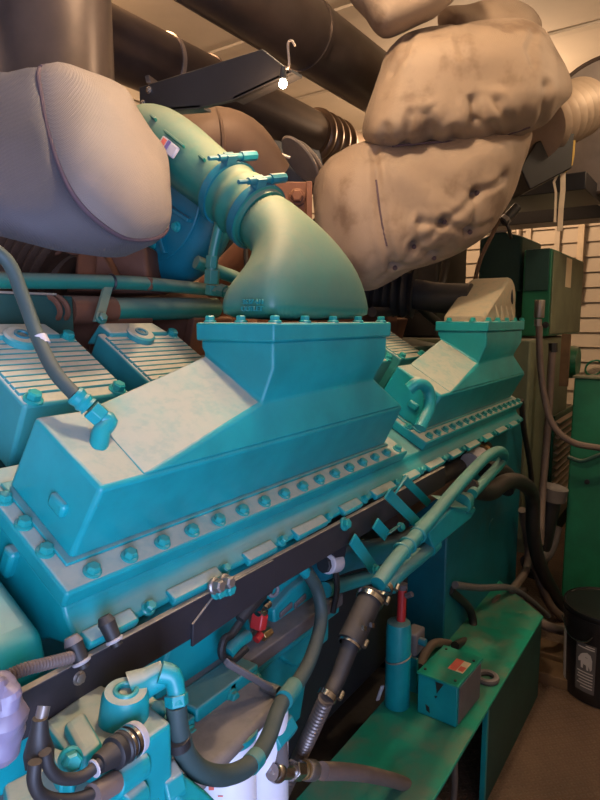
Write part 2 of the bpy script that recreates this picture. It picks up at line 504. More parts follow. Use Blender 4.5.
# pads with bolts, on the block below the ledge
for (px, py, sx) in ((205, 700, 0.05), (232, 680, 0.04), (160, 738, 0.05)):
    p = pt(px, py, Y=0.68)
    pb = build('mounting_pad', B().obox(p, (1, 0, 0), (0, 0, 1), (0, 1, 0), sx, 0.022, 0.03), 'teal_clean', blk, 0.004)
    build('bolt', B().bolt(p + V((sx * 0.7, -0.03, 0)), (0, -1, 0), 0.009, 0.012), 'teal_bolt', pb)
man = thing('intake_manifold', 'teal manifold running under both aftercooler housings, dusty bolted lower ledge', 'manifold', (1.5, 0.8, 1.0))
prof = [(0.662, 1.0860), (0.660, 1.074), (0.650, 1.062), (0.634, 1.050), (0.630, 1.042), (0.638, 1.036), (0.70, 1.030), (0.765, 1.0), (0.87, 1.0), (0.87, 1.2050)]
build('manifold_body', B().prism(prof, 0.424, 2.52), 'teal_clean', man, 0.006, seg=3)
# lower ledge : wavy dusty lugs with bolts
for k in range(13):
    x = 0.47 + k * 0.158
    b = B().obox((x, 0.632, 1.046), (1, 0, 0), (0, 0.85, 0.53), (0, -0.53, 0.85), 0.040 + 0.014 * (k % 2), 0.012, 0.007)
    lug = build('lug', b, 'teal', man, 0.004, seg=3)
    build('bolt', B().bolt((x + 0.066, 0.634, 1.046), (0, -0.75, 0.65), 0.0075, 0.014), 'teal_bolt', man)
# left end of the manifold: big rounded casting seen in the corner
rings = []
b = B().prism([(0.665, 1.065), (0.655, 1.02), (0.67, 0.93), (0.9, 0.93), (1.0, 1.2), (0.86, 1.17)], 0.16, 0.40)
build('end_casting', b, 'teal_clean', man, 0.02, seg=4)
p = pt(16, 562, X=0.424)
build('lifting_lug', B().obox((0.424, p.y + 0.01, p.z), (0, 0.866, 0.5), (0, -0.5, 0.866), (1, 0, 0), 0.012, 0.024, 0.012), 'teal_clean', man, 0.006)

# ------------------------------------------------------------------ aftercooler housings
def make_housing(label):
    t = thing('aftercooler_housing', label, 'housing', (0.9, 0.75, 1.1), 'aftercooler housings along the engine')
    def hbox(x0, x1, a0, a1, b0, b1):
        return [hp(x0, a0, b0), hp(x1, a0, b0), hp(x1, a1, b0), hp(x0, a1, b0)], [hp(x0, a0, b1), hp(x1, a0, b1), hp(x1, a1, b1), hp(x0, a1, b1)]
    build('flange', B().hexa(*hbox(0.418, 1.425, -0.044, 0.205, -0.028, 0.0)), 'teal', t, 0.005, seg=3)
    build('gasket_rim', B().hexa(*hbox(0.440, 1.372, -0.005, 0.168, 0.0, 0.005)), 'teal_clean', t, 0.002)
    fl = lambda X: (X, 0.6195, 1.2403)
    fb = lambda X: (X, 0.758, 1.3202)
    b = B()
    bx0, bx1 = 0.455, 1.335
    bot = [hp(0.448, 0, 0.004), hp(1.36, 0, 0.004), hp(1.36, 0.16, 0.004), hp(0.448, 0.16, 0.004)]
    b.hexa(bot, [V(fl(0.457)), V(fl(bx1)), V(fb(bx1)), V(fb(0.457))])
    build('lower_box', b, 'teal', t, 0.007, seg=3)
    b = B()
    low = [V((0.525, 0.6197, 1.2405)), V((1.332, 0.6197, 1.2405)), V((1.332, 0.757, 1.3199)), V((0.535, 0.757, 1.3199))]
    mid = [V((0.800, 0.634, 1.309)), V((1.205, 0.634, 1.318)), V((1.205, 0.766, 1.396)), V((0.800, 0.766, 1.387))]
    nk = [V((0.802, 0.611, 1.368)), V((1.222, 0.611, 1.368)), V((1.222, 0.778, 1.400)), V((0.802, 0.778, 1.400))]
    nt_ = [V((0.802, 0.611, 1.415)), V((1.224, 0.611, 1.415)), V((1.224, 0.778, 1.415)), V((0.802, 0.778, 1.415))]
    b.loft([low, mid, nk, nt_])
    build('hood', b, 'teal', t, 0.006, seg=3)
    build('top_flange', B().box(0.796, 1.231, 0.605, 0.784, 1.413, 1.4455), 'teal', t, 0.004)
    # weld seam on the ramp
    a, c = V((0.565, 0.682, 1.290)), V((0.795, 0.682, 1.342))
    # cast pad on the end face
    p = hp(0.451, 0.055, 0.055)
    build('cast_pad', B().obox(p + V((0, 0, 0)), (0, math.cos(A30), math.sin(A30)), HN, (1, 0, 0), 0.017, 0.011, 0.007), 'teal_clean', t, 0.005)
    # flange bolts
    proto = None
    spots = [(0.4665 + k * 0.0615, -0.026) for k in range(16)] + [(0.431, 0.030), (0.431, 0.085), (0.431, 0.138), (0.431, 0.186)]
    for (x, a) in spots:
        if proto is None:
            proto = build('bolt', B().bolt(hp(x, a, 0.0), HN, 0.0088, 0.012), 'teal_bolt', t); x0a = hp(x, a, 0)
        else:
            copy_part(proto, t, hp(x, a, 0) - x0a)
    return t
PITCH = 1.13
h1 = make_housing('long teal aftercooler housing nearest the camera, hose plugged into its dusty top')
h2 = copy_thing(h1, (PITCH, 0, 0), 'teal aftercooler housing at the far end, below the short low elbow')
# curved handle between the housings: small vent pipe on the far one
vp = thing('vent_pipe', 'short curved teal pipe bridging the gap between the two housings', 'pipe', pt(413, 395, Y=0.66))
build('pipe', B().tube([pt(409, 389, Y=0.68), pt(418, 383, Y=0.66), pt(428, 390, Y=0.645), pt(429, 408, Y=0.64), pt(420, 428, Y=0.645)], 0.017, 14), 'teal', vp)

# ------------------------------------------------------------------ near intake elbow (rectangular foot to round mouth)
el = thing('intake_elbow', 'big dusty teal cast elbow rising from the near housing toward the turbocharger', 'elbow', (1.0, 0.7, 1.447))
def rrect(cx, cy, z, hx, hy, r, n=48):
    out = []
    for k in range(n):
        a = 2 * math.pi * k / n + math.pi / 4
        ca, sa = math.cos(a), math.sin(a)
        e = 0.28
        out.append(V((cx + hx * math.copysign(abs(ca) ** e, ca), cy + hy * math.copysign(abs(sa) ** e, sa), z)))
    return out
MOUTH = pt(247, 203, X=1.0)
DIRM = V((0, 0.82, 0.57)).normalized()
def sup(c, u, v, hx, hy, e, n=48):
    out = []
    for k in range(n):
        a = 2 * math.pi * k / n + math.pi / 4
        ca, sa = math.cos(a), math.sin(a)
        out.append(c + u * hx * math.copysign(abs(ca) ** e, ca) + v * hy * math.copysign(abs(sa) ** e, sa))
    return out
X_ = V((1, 0, 0))
def elbow_rings():
    R = []
    stations = [  # centre (x, y, z), tilt of the section (0 = level, rising toward +Y), half x, half y, squareness
        ((1.005, 0.694, 1.447), 0, 0.182, 0.074, 0.30),
        ((1.005, 0.694, 1.475), 0, 0.181, 0.074, 0.34),
        ((1.003, 0.695, 1.505), 6, 0.175, 0.074, 0.42),
        ((1.002, 0.695, 1.535), 14, 0.158, 0.069, 0.48),
        ((1.004, 0.699, 1.563), 24, 0.134, 0.063, 0.60),
        ((1.005, 0.711, 1.590), 34, 0.110, 0.060, 0.75),
        ((1.003, 0.732, 1.614), 44, 0.088, 0.060, 0.9),
        ((1.0, 0.763, 1.637), 52, 0.072, 0.062, 1.0),
        ((1.0, 0.7994, 1.6607), 54.3, 0.065, 0.064, 1.0)]
    for (c, tl, hx, hy, e) in stations:
        a = math.radians(tl)
        v = V((0, math.cos(a), -math.sin(a)))
        R.append(sup(V(c), X_, v, hx, hy, e))
    return R
build('elbow_body', B().loft(elbow_rings()), 'teal_warm_lit', el, sharp=60, subsurf=1)
EA = V((1.0, 0.7994, 1.6607)); ED = V((0, 0.812, 0.584)).normalized()
build('mouth_bead', B().torus(EA, ED, 0.066, 0.006, 40, 8), 'teal_warm_lit', el)
for px in (210, 241):
    p = pt(px, 318, X=0.812); build('bolt', B().bolt((p.x, p.y, 1.446), (0, 0, 1), 0.008, 0.012), 'teal_bolt', el)
for px in (275, 305, 333, 358, 381):
    p = pt(px, 318, Y=0.617); build('bolt', B().bolt((p.x, 0.617, 1.446), (0, 0, 1), 0.008, 0.012), 'teal_bolt', el)
# cast lettering, too worn to read more than its strokes
text_part('cast_lettering', '3637 411', pt(255, 302, X=0.826) + V((-0.006, 0, 0)), (0, -1, 0), (-1, -0.05, 0.12), 0.0125, 'teal_tube', el, 0.002)
text_part('cast_lettering', 'OUTLET', pt(254, 309, X=0.825) + V((-0.006, 0, 0)), (0, -1, 0), (-1, -0.05, 0.06), 0.0125, 'teal_tube', el, 0.002)

# crossover pipe with rubber sleeve and clamps
def along(t): return EA + ED * t
xo = thing('rubber_coupling', 'ribbed teal painted coupling sleeve clamped between elbow and turbocharger', 'coupling', along(0.05))
prof = []
for k in range(33):
    t = k / 32
    prof.append((0.064 + 0.006 * (0.5 - 0.5 * math.cos(t * math.pi * 6)), -0.015 + t * 0.135))
build('sleeve', B().lathe(EA, ED, prof, 40), 'teal_warm_lit', xo)
for i, t in enumerate((0.005, 0.098)):
    cl = build('hose_clamp', B().lathe(along(t - 0.009), ED, [(0.066, 0), (0.0725, 0), (0.0725, 0.018), (0.066, 0.018)], 40, False, False), 'teal_deep', xo)
    d = V((-0.25, -0.25, 0.9)); d = (d - ED * d.dot(ED)).normalized()
    s = ED.cross(d)
    p = along(t) + d * 0.080
    b = B().cyl(p - s * 0.05, p + s * 0.035, 0.007, n=10).cyl(p + s * 0.01, p + s * 0.05, 0.010, n=8).cyl(p - s * 0.075, p - s * 0.05, 0.0045, n=8)
    b.obox(p - d * 0.004 - s * 0.02, s, ED, d, 0.012, 0.009, 0.010)
    build('clamp_bolt', b, 'teal_deep', cl, sharp=40)

# ------------------------------------------------------------------ turbocharger (near)
tb = thing('turbocharger', 'teal turbocharger volute with sticker, beside the pale quilted insulation drum', 'turbocharger', (0.95, 1.2, 1.45))
# outlet pipe from the volute
pts = [along(0.105), along(0.15), along(0.21), along(0.27), along(0.34) + V((0, 0, -0.006)), along(0.41) + V((0.01, 0, -0.025)), along(0.48) + V((0.05, 0, -0.07))]
build('outlet_pipe', B().tube(pts, [0.062, 0.064, 0.067, 0.070, 0.072, 0.070, 0.06], 32), 'teal_warm_lit', tb)
# volute scroll: growing tube around the shaft
VC = pt(163, 196, X=1.10)
scroll, rad = [], []
for k in range(22):
    a = math.radians(172 + k * 10)   # angle in the YZ plane
    rr = 0.165 + 0.006 * k / 21
    scroll.append(V((VC.x + 0.02, VC.y + rr * math.cos(a), VC.z + rr * math.sin(a)))); rad.append(0.050 + 0.022 * k / 21)
build('volute', B().tube(scroll, rad, 20, 3), 'teal_deep', tb)  # deeper teal puts the shade below the outlet pipe into the colour
build('backplate', B().lathe((VC.x - 0.01, VC.y, VC.z), (1, 0, 0), [(0.17, -0.03), (0.17, 0.03), (0.11, 0.06), (0.08, 0.12)], 48), 'teal_deep', tb, 0.003)
for k in range(8):
    a = 2 * math.pi * k / 8
    p = V((VC.x - 0.04, VC.y + 0.125 * math.cos(a), VC.z + 0.125 * math.sin(a)))
    build('bolt', B().bolt(p, (-1, 0, 0), 0.009, 0.012), 'teal_bolt', tb)
for k in range(3):
    a = math.radians(-150 + 40 * k)
    build('rib', B().obox((VC.x - 0.035, VC.y + 0.09 * math.cos(a), VC.z + 0.09 * math.sin(a)), (0, math.cos(a), math.sin(a)), (1, 0, 0), (0, -math.sin(a), math.cos(a)), 0.07, 0.02, 0.005), 'teal_deep', tb, 0.002)
# sticker on the outlet pipe and the cast rail beside it
c = along(0.295); face = (V((0, 0, H + 0.05)) - c); face = (face - ED * face.dot(ED)).normalized()
sd = face.cross(ED).normalized()
fc = (face * 0.95 - sd * 0.25).normalized()
def on_pipe(t, side, lift): 
    dd = (face * math.cos(side) + sd * math.sin(side))
    return along(t) + V((-0.004, 0, 0)) + dd * lift, dd
p, dd = on_pipe(0.235, 0.1, 0.0695)
stk = build('sticker', B().obox(p, ED, dd.cross(ED), dd, 0.028, 0.013, 0.004), 'offwhite', tb, 0.003)
build('sticker_band', B().obox(p + dd * 0.003 + ED * 0.001, ED, dd.cross(ED), dd, 0.004, 0.012, 0.0025), 'sticker_blue', stk)
build('sticker_band', B().obox(p + dd * 0.003 + ED * 0.015, ED, dd.cross(ED), dd, 0.006, 0.010, 0.0025), 'sticker_red', stk)
up_side = 1 if on_pipe(0.255, 0.4, 0.08)[0].z > on_pipe(0.255, -0.4, 0.08)[0].z else -1
p, dd = on_pipe(0.235, 0.1 + up_side * 0.30, 0.071)
build('cast_rail', B().obox(p, ED, dd.cross(ED), dd, 0.034, 0.0025, 0.005), 'teal_warm_lit', tb, 0.001)
for t, sd_, lf in ((0.32, 0.3, 0.0715), (0.15, 0.3, 0.066)):
    p, dd = on_pipe(t, up_side * sd_, lf)
    build('cast_boss', B().obox(p, ED, dd.cross(ED), dd, 0.009, 0.003, 0.005), 'teal_warm_lit', tb, 0.001)

# ------------------------------------------------------------------ insulation blankets
def ring_px(poly, D):
    return [pt(x, y, D=D) for x, y in poly]
def resample(poly, n):
    P = [V((x, y, 0)) for x, y in poly]
    Q = [P[-1]] + P + [P[0], P[1]]
    out = []
    for i in range(1, len(Q) - 2):
        for k in range(8):
            t = k / 8
            a, b_, c, d = Q[i - 1], Q[i], Q[i + 1], Q[i + 2]
            out.append(0.5 * ((2 * b_) + (c - a) * t + (2 * a - 5 * b_ + 4 * c - d) * t * t + (3 * b_ - a - 3 * c + d) * t ** 3))
    L = [0]
    out.append(out[0])
    for a, b_ in zip(out[:-1], out[1:]): L.append(L[-1] + (b_ - a).length)
    res = []; j = 0
    for i in range(n):
        t = L[-1] * i / n
        while L[j + 1] < t: j += 1
        f = (t - L[j]) / max(1e-9, L[j + 1] - L[j])
        q = out[j].lerp(out[j + 1], f); res.append((q.x, q.y))
    return res
def pillow(poly, D, front, back, n=72, m=12, e=0.62, tufts=(), wrinkle=0.012, seed=0.0, creases=()):
    """padded cushion of real thickness whose outline lies at distance D"""
    poly = resample(poly, n)
    cx = sum(p[0] for p in poly) / n; cy = sum(p[1] for p in poly) / n
    base = [pt(x, y, D=D) for x, y in poly]; cen = pt(cx, cy, D=D)
    d = (cen - V((0, 0, H))).normalized()
    b = B(); rings = []
    for k in range(-m, m + 1):
        t = k / m * (math.pi / 2)
        s = max(math.cos(t), 0.02) ** e
        off = math.sin(t) * (back if k > 0 else front)
        rings.append([cen + (p - cen) * s + d * off for p in base])
    b.loft(rings)
    tree = BVHTree.FromBMesh(b.bm)
    def surf(x, y):
        o = V((0, 0, H)); q = pt(x, y, D=1.0) - o
        hit = tree.ray_cast(o, q.normalized())[0]
        return hit if hit is not None else pt(x, y, D=D)
    tufts = [(surf(*p), r * 1.2, dep * 0.85) for p, r, dep in tufts]
    creases = [([surf(*p) for p in line], r * 1.25, dep * 0.5) for line, r, dep in creases]
    def fn(co, nrm):
        w = noise.noise(V((co.x * 5 + seed, co.y * 5, co.z * 5))) * wrinkle * 1.2 + noise.noise(V((co.x * 14, co.y * 14 + seed, co.z * 9))) * wrinkle * 0.5
        for (tp, r, dep) in tufts:
            q = (co - tp).length / r
            if q < 2.5: w -= dep * math.exp(-q * q * 2)
        for (line, r, dep) in creases:
            best = 9
            for a, c in zip(line[:-1], line[1:]):
                ac = c - a; t = max(0, min(1, (co - a).dot(ac) / ac.length_squared))
                best = min(best, (co - a - ac * t).length)
            q = best / r
            if q < 3: w -= dep * (math.exp(-q * q) - 0.35 * math.exp(-(q - 1.6) ** 2))
        return w
    b.displace(fn)
    tree2 = BVHTree.FromBMesh(b.bm)
    def surf2(x, y):
        o = V((0, 0, H)); q = (pt(x, y, D=1.0) - o).normalized()
        hit = tree2.ray_cast(o, q)[0]
        return hit if hit is not None else pt(x, y, D=D)
    b.surf = surf2
    return b

# near drum: pale cap in front, barrel behind in a shaded tone
nd = thing('turbine_insulation', 'pale quilted insulation drum with stitched seam at the upper left', 'insulation blanket', pt(75, 230, D=1.35))
cap = resample([(40, 68), (75, 74), (112, 90), (128, 115), (148, 145), (162, 165), (165, 200), (164, 234), (130, 240), (102, 226), (78, 203), (62, 175), (50, 140), (42, 102)], 64)
ccx = sum(p[0] for p in cap) / 64; ccy = sum(p[1] for p in cap) / 64
nrm = V((0.15, -0.85, 0.5)).normalized()
cen = pt(ccx, ccy, D=1.16)
def on_plane(px, py, c, n):
    o = V((0, 0, H)); d = (pt(px, py, D=1) - o)
    return o + d * ((c - o).dot(n) / d.dot(n))
seam = [on_plane(x, y, cen, nrm) for x, y in cap]
rings = [[cen + (p - cen) * s + nrm * 0.075 * math.sqrt(max(0, 1 - s * s)) for p in seam] for s in (0.03, 0.15, 0.3, 0.45, 0.6, 0.72, 0.82, 0.9, 0.95, 0.985, 1.0)]
b = B().loft(rings)
tuft_pts = [pt(92, 132, D=1.1), pt(121, 117, D=1.16), pt(147, 157, D=1.16)]
b.displace(lambda co, n: noise.noise(co * 9) * 0.004)
build('blanket_cap', b, 'blanket_pale', nd, sharp=80)
sc_ = V((0, 0, 0))
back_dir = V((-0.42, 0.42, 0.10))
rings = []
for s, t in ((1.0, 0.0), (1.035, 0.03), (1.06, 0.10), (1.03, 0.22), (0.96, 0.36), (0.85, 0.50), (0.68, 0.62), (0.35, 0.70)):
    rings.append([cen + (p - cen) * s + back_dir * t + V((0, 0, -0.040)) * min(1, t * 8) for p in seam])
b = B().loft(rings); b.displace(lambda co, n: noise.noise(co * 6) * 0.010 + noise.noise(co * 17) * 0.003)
build('blanket_barrel', b, 'blanket_shaded', nd, sharp=80)
b = B().tube([p + nrm * 0.002 for p in seam] + [seam[0]], 0.004, 8, 2)
build('seam_piping', b, 'thread', nd)
for (px, py) in ((121, 117), (147, 157)):
    d = pt(px, py, D=1.0) - V((0, 0, H))
    p = on_plane(px, py, cen + nrm * 0.05, nrm)
    build('tie_knot', B().torus(p, nrm, 0.010, 0.003, 16, 6), 'thread', nd)

# right blankets
tk = [(477, 193), (445, 222), (414, 247), (395, 268), (470, 232), (434, 258), (446, 188), (506, 176), (420, 222)]
tl = [(p, 0.032, 0.030) for p in tk[:6]] + [(tk[7], 0.03, 0.02)]
crl = [([(374, 150), (377, 180), (380, 210), (384, 238), (391, 266)], 0.011, 0.026)]
for i, j in ((0, 1), (1, 2), (2, 3), (1, 4), (2, 5), (0, 7), (0, 4), (3, 5), (1, 8), (2, 8)):
    crl.append(([tk[i], ((tk[i][0] + tk[j][0]) / 2 + 2, (tk[i][1] + tk[j][1]) / 2 + 2), tk[j]], 0.0105, 0.014))
crl += [([(400, 152), (430, 175), (452, 196)], 0.03, 0.010), ([(395, 190), (420, 215)], 0.03, 0.008), ([(395, 268), (378, 280)], 0.011, 0.014), ([(340, 165), (334, 200), (340, 245)], 0.03, 0.006), ([(470, 232), (488, 222)], 0.011, 0.014), ([(445, 222), (452, 250)], 0.011, 0.012)]
lowb = pillow([(313, 197), (320, 170), (345, 150), (380, 138), (440, 128), (520, 125), (528, 150), (514, 192), (488, 230), (452, 256), (410, 274), (366, 288), (335, 276), (318, 240)],
              2.12, 0.24, 0.26, 220, 52, 0.6, tl, 0.014, 3.0, crl)
lb = thing('elbow_insulation', 'tufted grey tan insulation elbow hanging lowest over the far housing', 'insulation blanket', pt(420, 285, D=2.1))
for p in tk[:6]:
    build('tie_knot', B().sphere(lowb.surf(*p), 0.008), 'thread', lb)
b = B().tube([lowb.surf(x, y) for x, y in ((376, 180), (378, 196), (380, 212), (383, 228), (387, 246))], 0.0035, 8)
build('laced_seam', b, 'thread', lb)
build('padded_cover', lowb, 'blanket', lb, sharp=80)
cru = [([(478, 144), (477, 122), (474, 98)], 0.014, 0.036), ([(432, 145), (430, 128), (427, 114)], 0.013, 0.026), ([(404, 145), (408, 128), (412, 114)], 0.013, 0.020),
       ([(512, 135), (508, 118), (500, 100)], 0.013, 0.026), ([(540, 122), (546, 105), (548, 85)], 0.014, 0.022), ([(372, 96), (420, 86), (480, 86), (545, 72)], 0.05, 0.010),
       ([(460, 22), (458, 40), (462, 55)], 0.012, 0.016), ([(412, 34), (404, 55), (392, 72)], 0.013, 0.016), ([(535, 30), (530, 48), (535, 62)], 0.012, 0.016), ([(455, 142), (454, 130)], 0.013, 0.020), ([(495, 140), (492, 126)], 0.013, 0.020), ([(385, 142), (386, 128)], 0.012, 0.016)]
upb = pillow([(366, 138), (369, 108), (378, 75), (388, 48), (412, 32), (450, 25), (490, 20), (530, 24), (552, 42), (568, 70), (573, 92), (562, 108), (540, 124), (512, 134), (470, 143), (420, 146), (388, 148)],
             2.08, 0.27, 0.36, 200, 44, 0.55,
             [((478, 128), 0.05, 0.020), ((430, 135), 0.04, 0.012), ((520, 122), 0.05, 0.015)], 0.012, 9.0, cru)
ub = thing('duct_insulation', 'large puffy tan insulation bundle in the middle of the upper right stack', 'insulation blanket', pt(470, 145, D=2.1))
b = B().tube([upb.surf(x, y) for x, y in ((392, 146), (415, 144), (440, 142), (465, 141), (490, 138), (512, 133), (530, 127))], 0.0035, 8)
dstr = b
build('padded_cover', upb, 'blanket', ub, sharp=80)
build('drawstring', dstr, 'thread', ub)
topb = pillow([(350, -10), (362, 14), (382, 38), (410, 28), (440, 12), (458, -8), (470, -45), (410, -75), (360, -50)], 2.0, 0.20, 0.24, 60, 10, 0.6, (), 0.012, 15.0)
tp_ = thing('riser_insulation', 'rounded tan insulation pad at the top edge above the puffy bundle', 'insulation blanket', pt(410, 40, D=2.0))
build('padded_cover', topb, 'blanket', tp_, sharp=80)
topc = pillow([(440, 12), (470, 5), (500, -4), (530, 8), (540, 30), (500, 40), (450, 40)], 2.32, 0.16, 0.16, 48, 8, 0.6, (), 0.01, 21.0)
t2 = thing('riser_insulation', 'tan insulation fold peeking out behind the top of the puffy bundle', 'insulation blanket', pt(490, 40, D=2.3))
build('padded_cover', topc, 'blanket', t2, sharp=80)

# ------------------------------------------------------------------ exhaust pipes
def pipe_thing(name, label, p0, p1, r, bands=(), group=None):
    p0, p1 = V(p0), V(p1)
    t = thing(name, label, 'pipe', p0.lerp(p1, 0.5) - V((0, 0, r)), group)
    build('pipe_wall', B().cyl(p0, p1, r, n=64), 'exhaust', t, sharp=40)
    ax = (p1 - p0).normalized()
    for f, w, mat in bands:
        c = p0.lerp(p1, f)
        build('pipe_band', B().lathe(c - ax * w / 2, ax, [(r - 0.001, 0), (r + 0.005, 0), (r + 0.005, w), (r - 0.001, w)], 64, False, False), mat, t)
    return t
c0 = pt(57, 80, D=1.52)
pv = pipe_thing('exhaust_riser', 'vertical dark brown exhaust pipe rising from the pale drum at upper left', (c0.x, c0.y, c0.z - 0.12), (c0.x, c0.y, 2.83), 0.132)
YA, ZA, RA = 1.66, 2.325, 0.105
XA1 = pt(312, 115, Y=YA).x
pA = pipe_thing('exhaust_pipe', 'lower dark exhaust pipe with a metal strap, running behind the vertical riser', (0.3, YA, ZA), (XA1 + 0.01, YA, ZA), RA,
                [((pt(163, 62, Y=YA).x - 0.3) / (XA1 - 0.29), 0.016, 'silver'), ((pt(205, 85, Y=YA).x - 0.3) / (XA1 - 0.29), 0.01, 'exhaust')])
p = pt(152, 82, Y=YA - 0.10)
build('band_clasp', B().obox(p, (0.9, 0, -0.2), (0, 0.3, 1), (0, 1, 0), 0.02, 0.012, 0.01), 'steel', pA, 0.003)
YBp, ZBp, RB = 1.253, 2.427, 0.115
pB = pipe_thing('exhaust_pipe', 'higher dark exhaust pipe crossing above the bulb into the tan bundle', (0.85, YBp, ZBp), (2.7, YBp, ZBp), RB, [((pt(305, 12, Y=YBp).x - 0.85) / 1.85, 0.02, 'exhaust')])
# bellows at the end of the lower pipe
bl = thing('exhaust_bellows', 'dark ringed metal bellows where the lower exhaust pipe meets the blanket', 'bellows', (XA1 + 0.2, YA, ZA - 0.13))
rings_ = []
prof = [(0.107, -0.02)]
for k in range(4):
    x = k * 0.065
    prof += [(0.106, x), (0.122, x + 0.008), (0.125, x + 0.020), (0.122, x + 0.032), (0.106, x + 0.040)]
prof += [(0.105, 0.30), (0.10, 0.60)]
build('bellows_skin', B().lathe((XA1, YA, ZA), (1, 0, 0), prof, 56), 'bellows', bl, sharp=50)
# cross beam
bm_ = thing('pipe_hanger', 'dark folded steel hanger beam crossing under the exhaust pipes by the bulb', 'beam', pt(215, 100, X=1.05))
xh = 1.02
a0, a1 = pt(139, 87, X=xh), pt(139, 113, X=xh)
y_far, y_near = a0.y, pt(292, 72, X=xh).y
zt = pt(258, 50, X=xh).z
zb0, zb1 = a1.z, pt(200, 108, X=xh).z
q = [V((xh, y_far, a0.z)), V((xh, pt(262, 49, X=xh).y, zt)), V((xh, y_near, pt(290, 73, X=xh).z)), V((xh, pt(233, 100, X=xh).y, pt(233, 100, X=xh).z)), V((xh, pt(200, 110, X=xh).y, zb1)), V((xh, y_far, zb0))]
build('web', B().plate(q, (0.012, 0, 0)), 'black', bm_, 0.002)
q2 = [q[1], q[2], q[2] + V((0.10, 0, 0)), q[1] + V((0.10, 0, 0))]
build('lip', B().plate([q[5], q[4], q[4] + V((0.035, 0, 0)), q[5] + V((0.035, 0, 0))], (0, 0, 0.006)), 'black', bm_)
build('lip', B().plate([q[3], q[2], q[2] + V((0.035, 0, 0)), q[3] + V((0.035, 0, 0))], (0, 0, 0.006)), 'black', bm_)
for (px, py) in ((149, 90), (143, 104)):
    build('bolt', B().bolt(pt(px, py, X=xh), (-1, 0, 0), 0.006, 0.006), 'chrome', bm_)
# hook and lamp
LP = pt(283, 84, X=1.0)
lt = thing('inspection_lamp', 'small glowing bulb hanging from a wire hook below the exhaust pipe', 'lamp', LP - V((0, 0, 0.02)))
build('bulb', B().sphere(LP, 0.0080), 'bulb', lt)
build('socket', B().cyl(LP + V((0, 0, 0.008)), LP + V((0, 0, 0.030)), 0.008, 0.006, 16), 'black', lt)
hk = [LP + V((0, 0, 0.028)), pt(289, 66, X=1.0), pt(288, 44, X=1.0), pt(292, 41, X=1.0), pt(295, 46, X=1.0)]
build('wire_hook', B().tube(hk, 0.0022, 8), 'silver', lt)

# ------------------------------------------------------------------ ducts behind (brown elbows, discs)
du = thing('exhaust_elbow', 'brown dusty exhaust elbow behind the teal coupling, under the lower pipe', 'elbow', pt(225, 180, D=1.9))
build('elbow_wall', B().tube([pt(160, 175, D=1.85), pt(200, 148, D=1.86), pt(235, 150, D=1.9), pt(262, 185, D=1.95)], 0.105, 32), 'brown', du)
build('elbow_band', B().torus(pt(214, 148, D=1.87), pt(235, 150, D=1.9) - pt(200, 148, D=1.86), 0.106, 0.006, 40, 8), 'brown', du)
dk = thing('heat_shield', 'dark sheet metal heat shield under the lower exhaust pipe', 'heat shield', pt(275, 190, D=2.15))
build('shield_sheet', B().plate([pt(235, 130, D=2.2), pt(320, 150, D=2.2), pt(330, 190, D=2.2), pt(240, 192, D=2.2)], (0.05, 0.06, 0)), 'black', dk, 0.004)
for i, (px, py) in enumerate(((300, 160), (307, 163))):
    d = thing('pipe_flange', ('thin silver flange disc nearest the bellows, front of two', 'thin silver flange disc tucked behind its twin under the bellows')[i], 'flange', pt(px, py + 24, D=2.1 + 0.06 * i), None)
    c = pt(px, py, D=2.1 + 0.06 * i)
    build('disc', B().lathe(c, (0.62, -0.45, 0.65), [(0.085, -0.004), (0.09, 0), (0.085, 0.006), (0.06, 0.008)], 40), 'silver', d)
st = thing('wire_bracket', 'short dusty metal rod bracket in front of the dark shield', 'bracket', pt(278, 160, D=2.0))
build('rod', B().tube([pt(271, 158, D=2.0), pt(275, 153, D=2.0), pt(290, 158, D=2.0)], 0.006, 8), 'silver', st)
rf = thing('exhaust_flange', 'rusty square exhaust flange with large nut behind the teal elbow', 'flange', pt(295, 222, D=1.75))
build('plate', B().obox(pt(292, 206, D=1.75), RT + (0,) if False else (RT[0], RT[1], 0), (0, 0, 1), (FW[0], FW[1], 0), 0.055, 0.06, 0.03), 'rust', rf, 0.004)
build('rib', B().obox(pt(309, 206, D=1.72), (RT[0], RT[1], 0), (0, 0, 1), (FW[0], FW[1], 0), 0.008, 0.06, 0.03), 'rust', rf, 0.002)
build('nut', B().bolt(pt(297, 197, D=1.71), (-FW[0], -FW[1], 0), 0.016, 0.025), 'rust', rf)
build('stub_pipe', B().cyl(pt(292, 206, D=1.76), (1.40, 1.38, 1.50), 0.045, n=24), 'rust', rf)
build('nut', B().bolt(pt(284, 214, D=1.71), (-FW[0], -FW[1], 0), 0.016, 0.025), 'rust', rf)
mf = thing('exhaust_manifold', 'rust brown exhaust manifold running through the valley behind the covers', 'manifold', (1.5, 1.35, 1.38))
b = B().cyl((0.55, 1.38, 1.50), (2.5, 1.38, 1.50), 0.085, n=32)
build('manifold_tube', b, 'brown', mf)
for k in range(7):
    x = 0.62 + 0.285 * k
    build('port', B().cyl((x, 1.36, 1.47), (x, 1.12, 1.40), 0.05, 0.055, 20), 'rust', mf)
    build('port_flange', B().obox((x, 1.13, 1.40), (1, 0, 0), (0, -0.3, 1), (0, 1, 0.3), 0.075, 0.06, 0.012), 'rust', mf, 0.004)
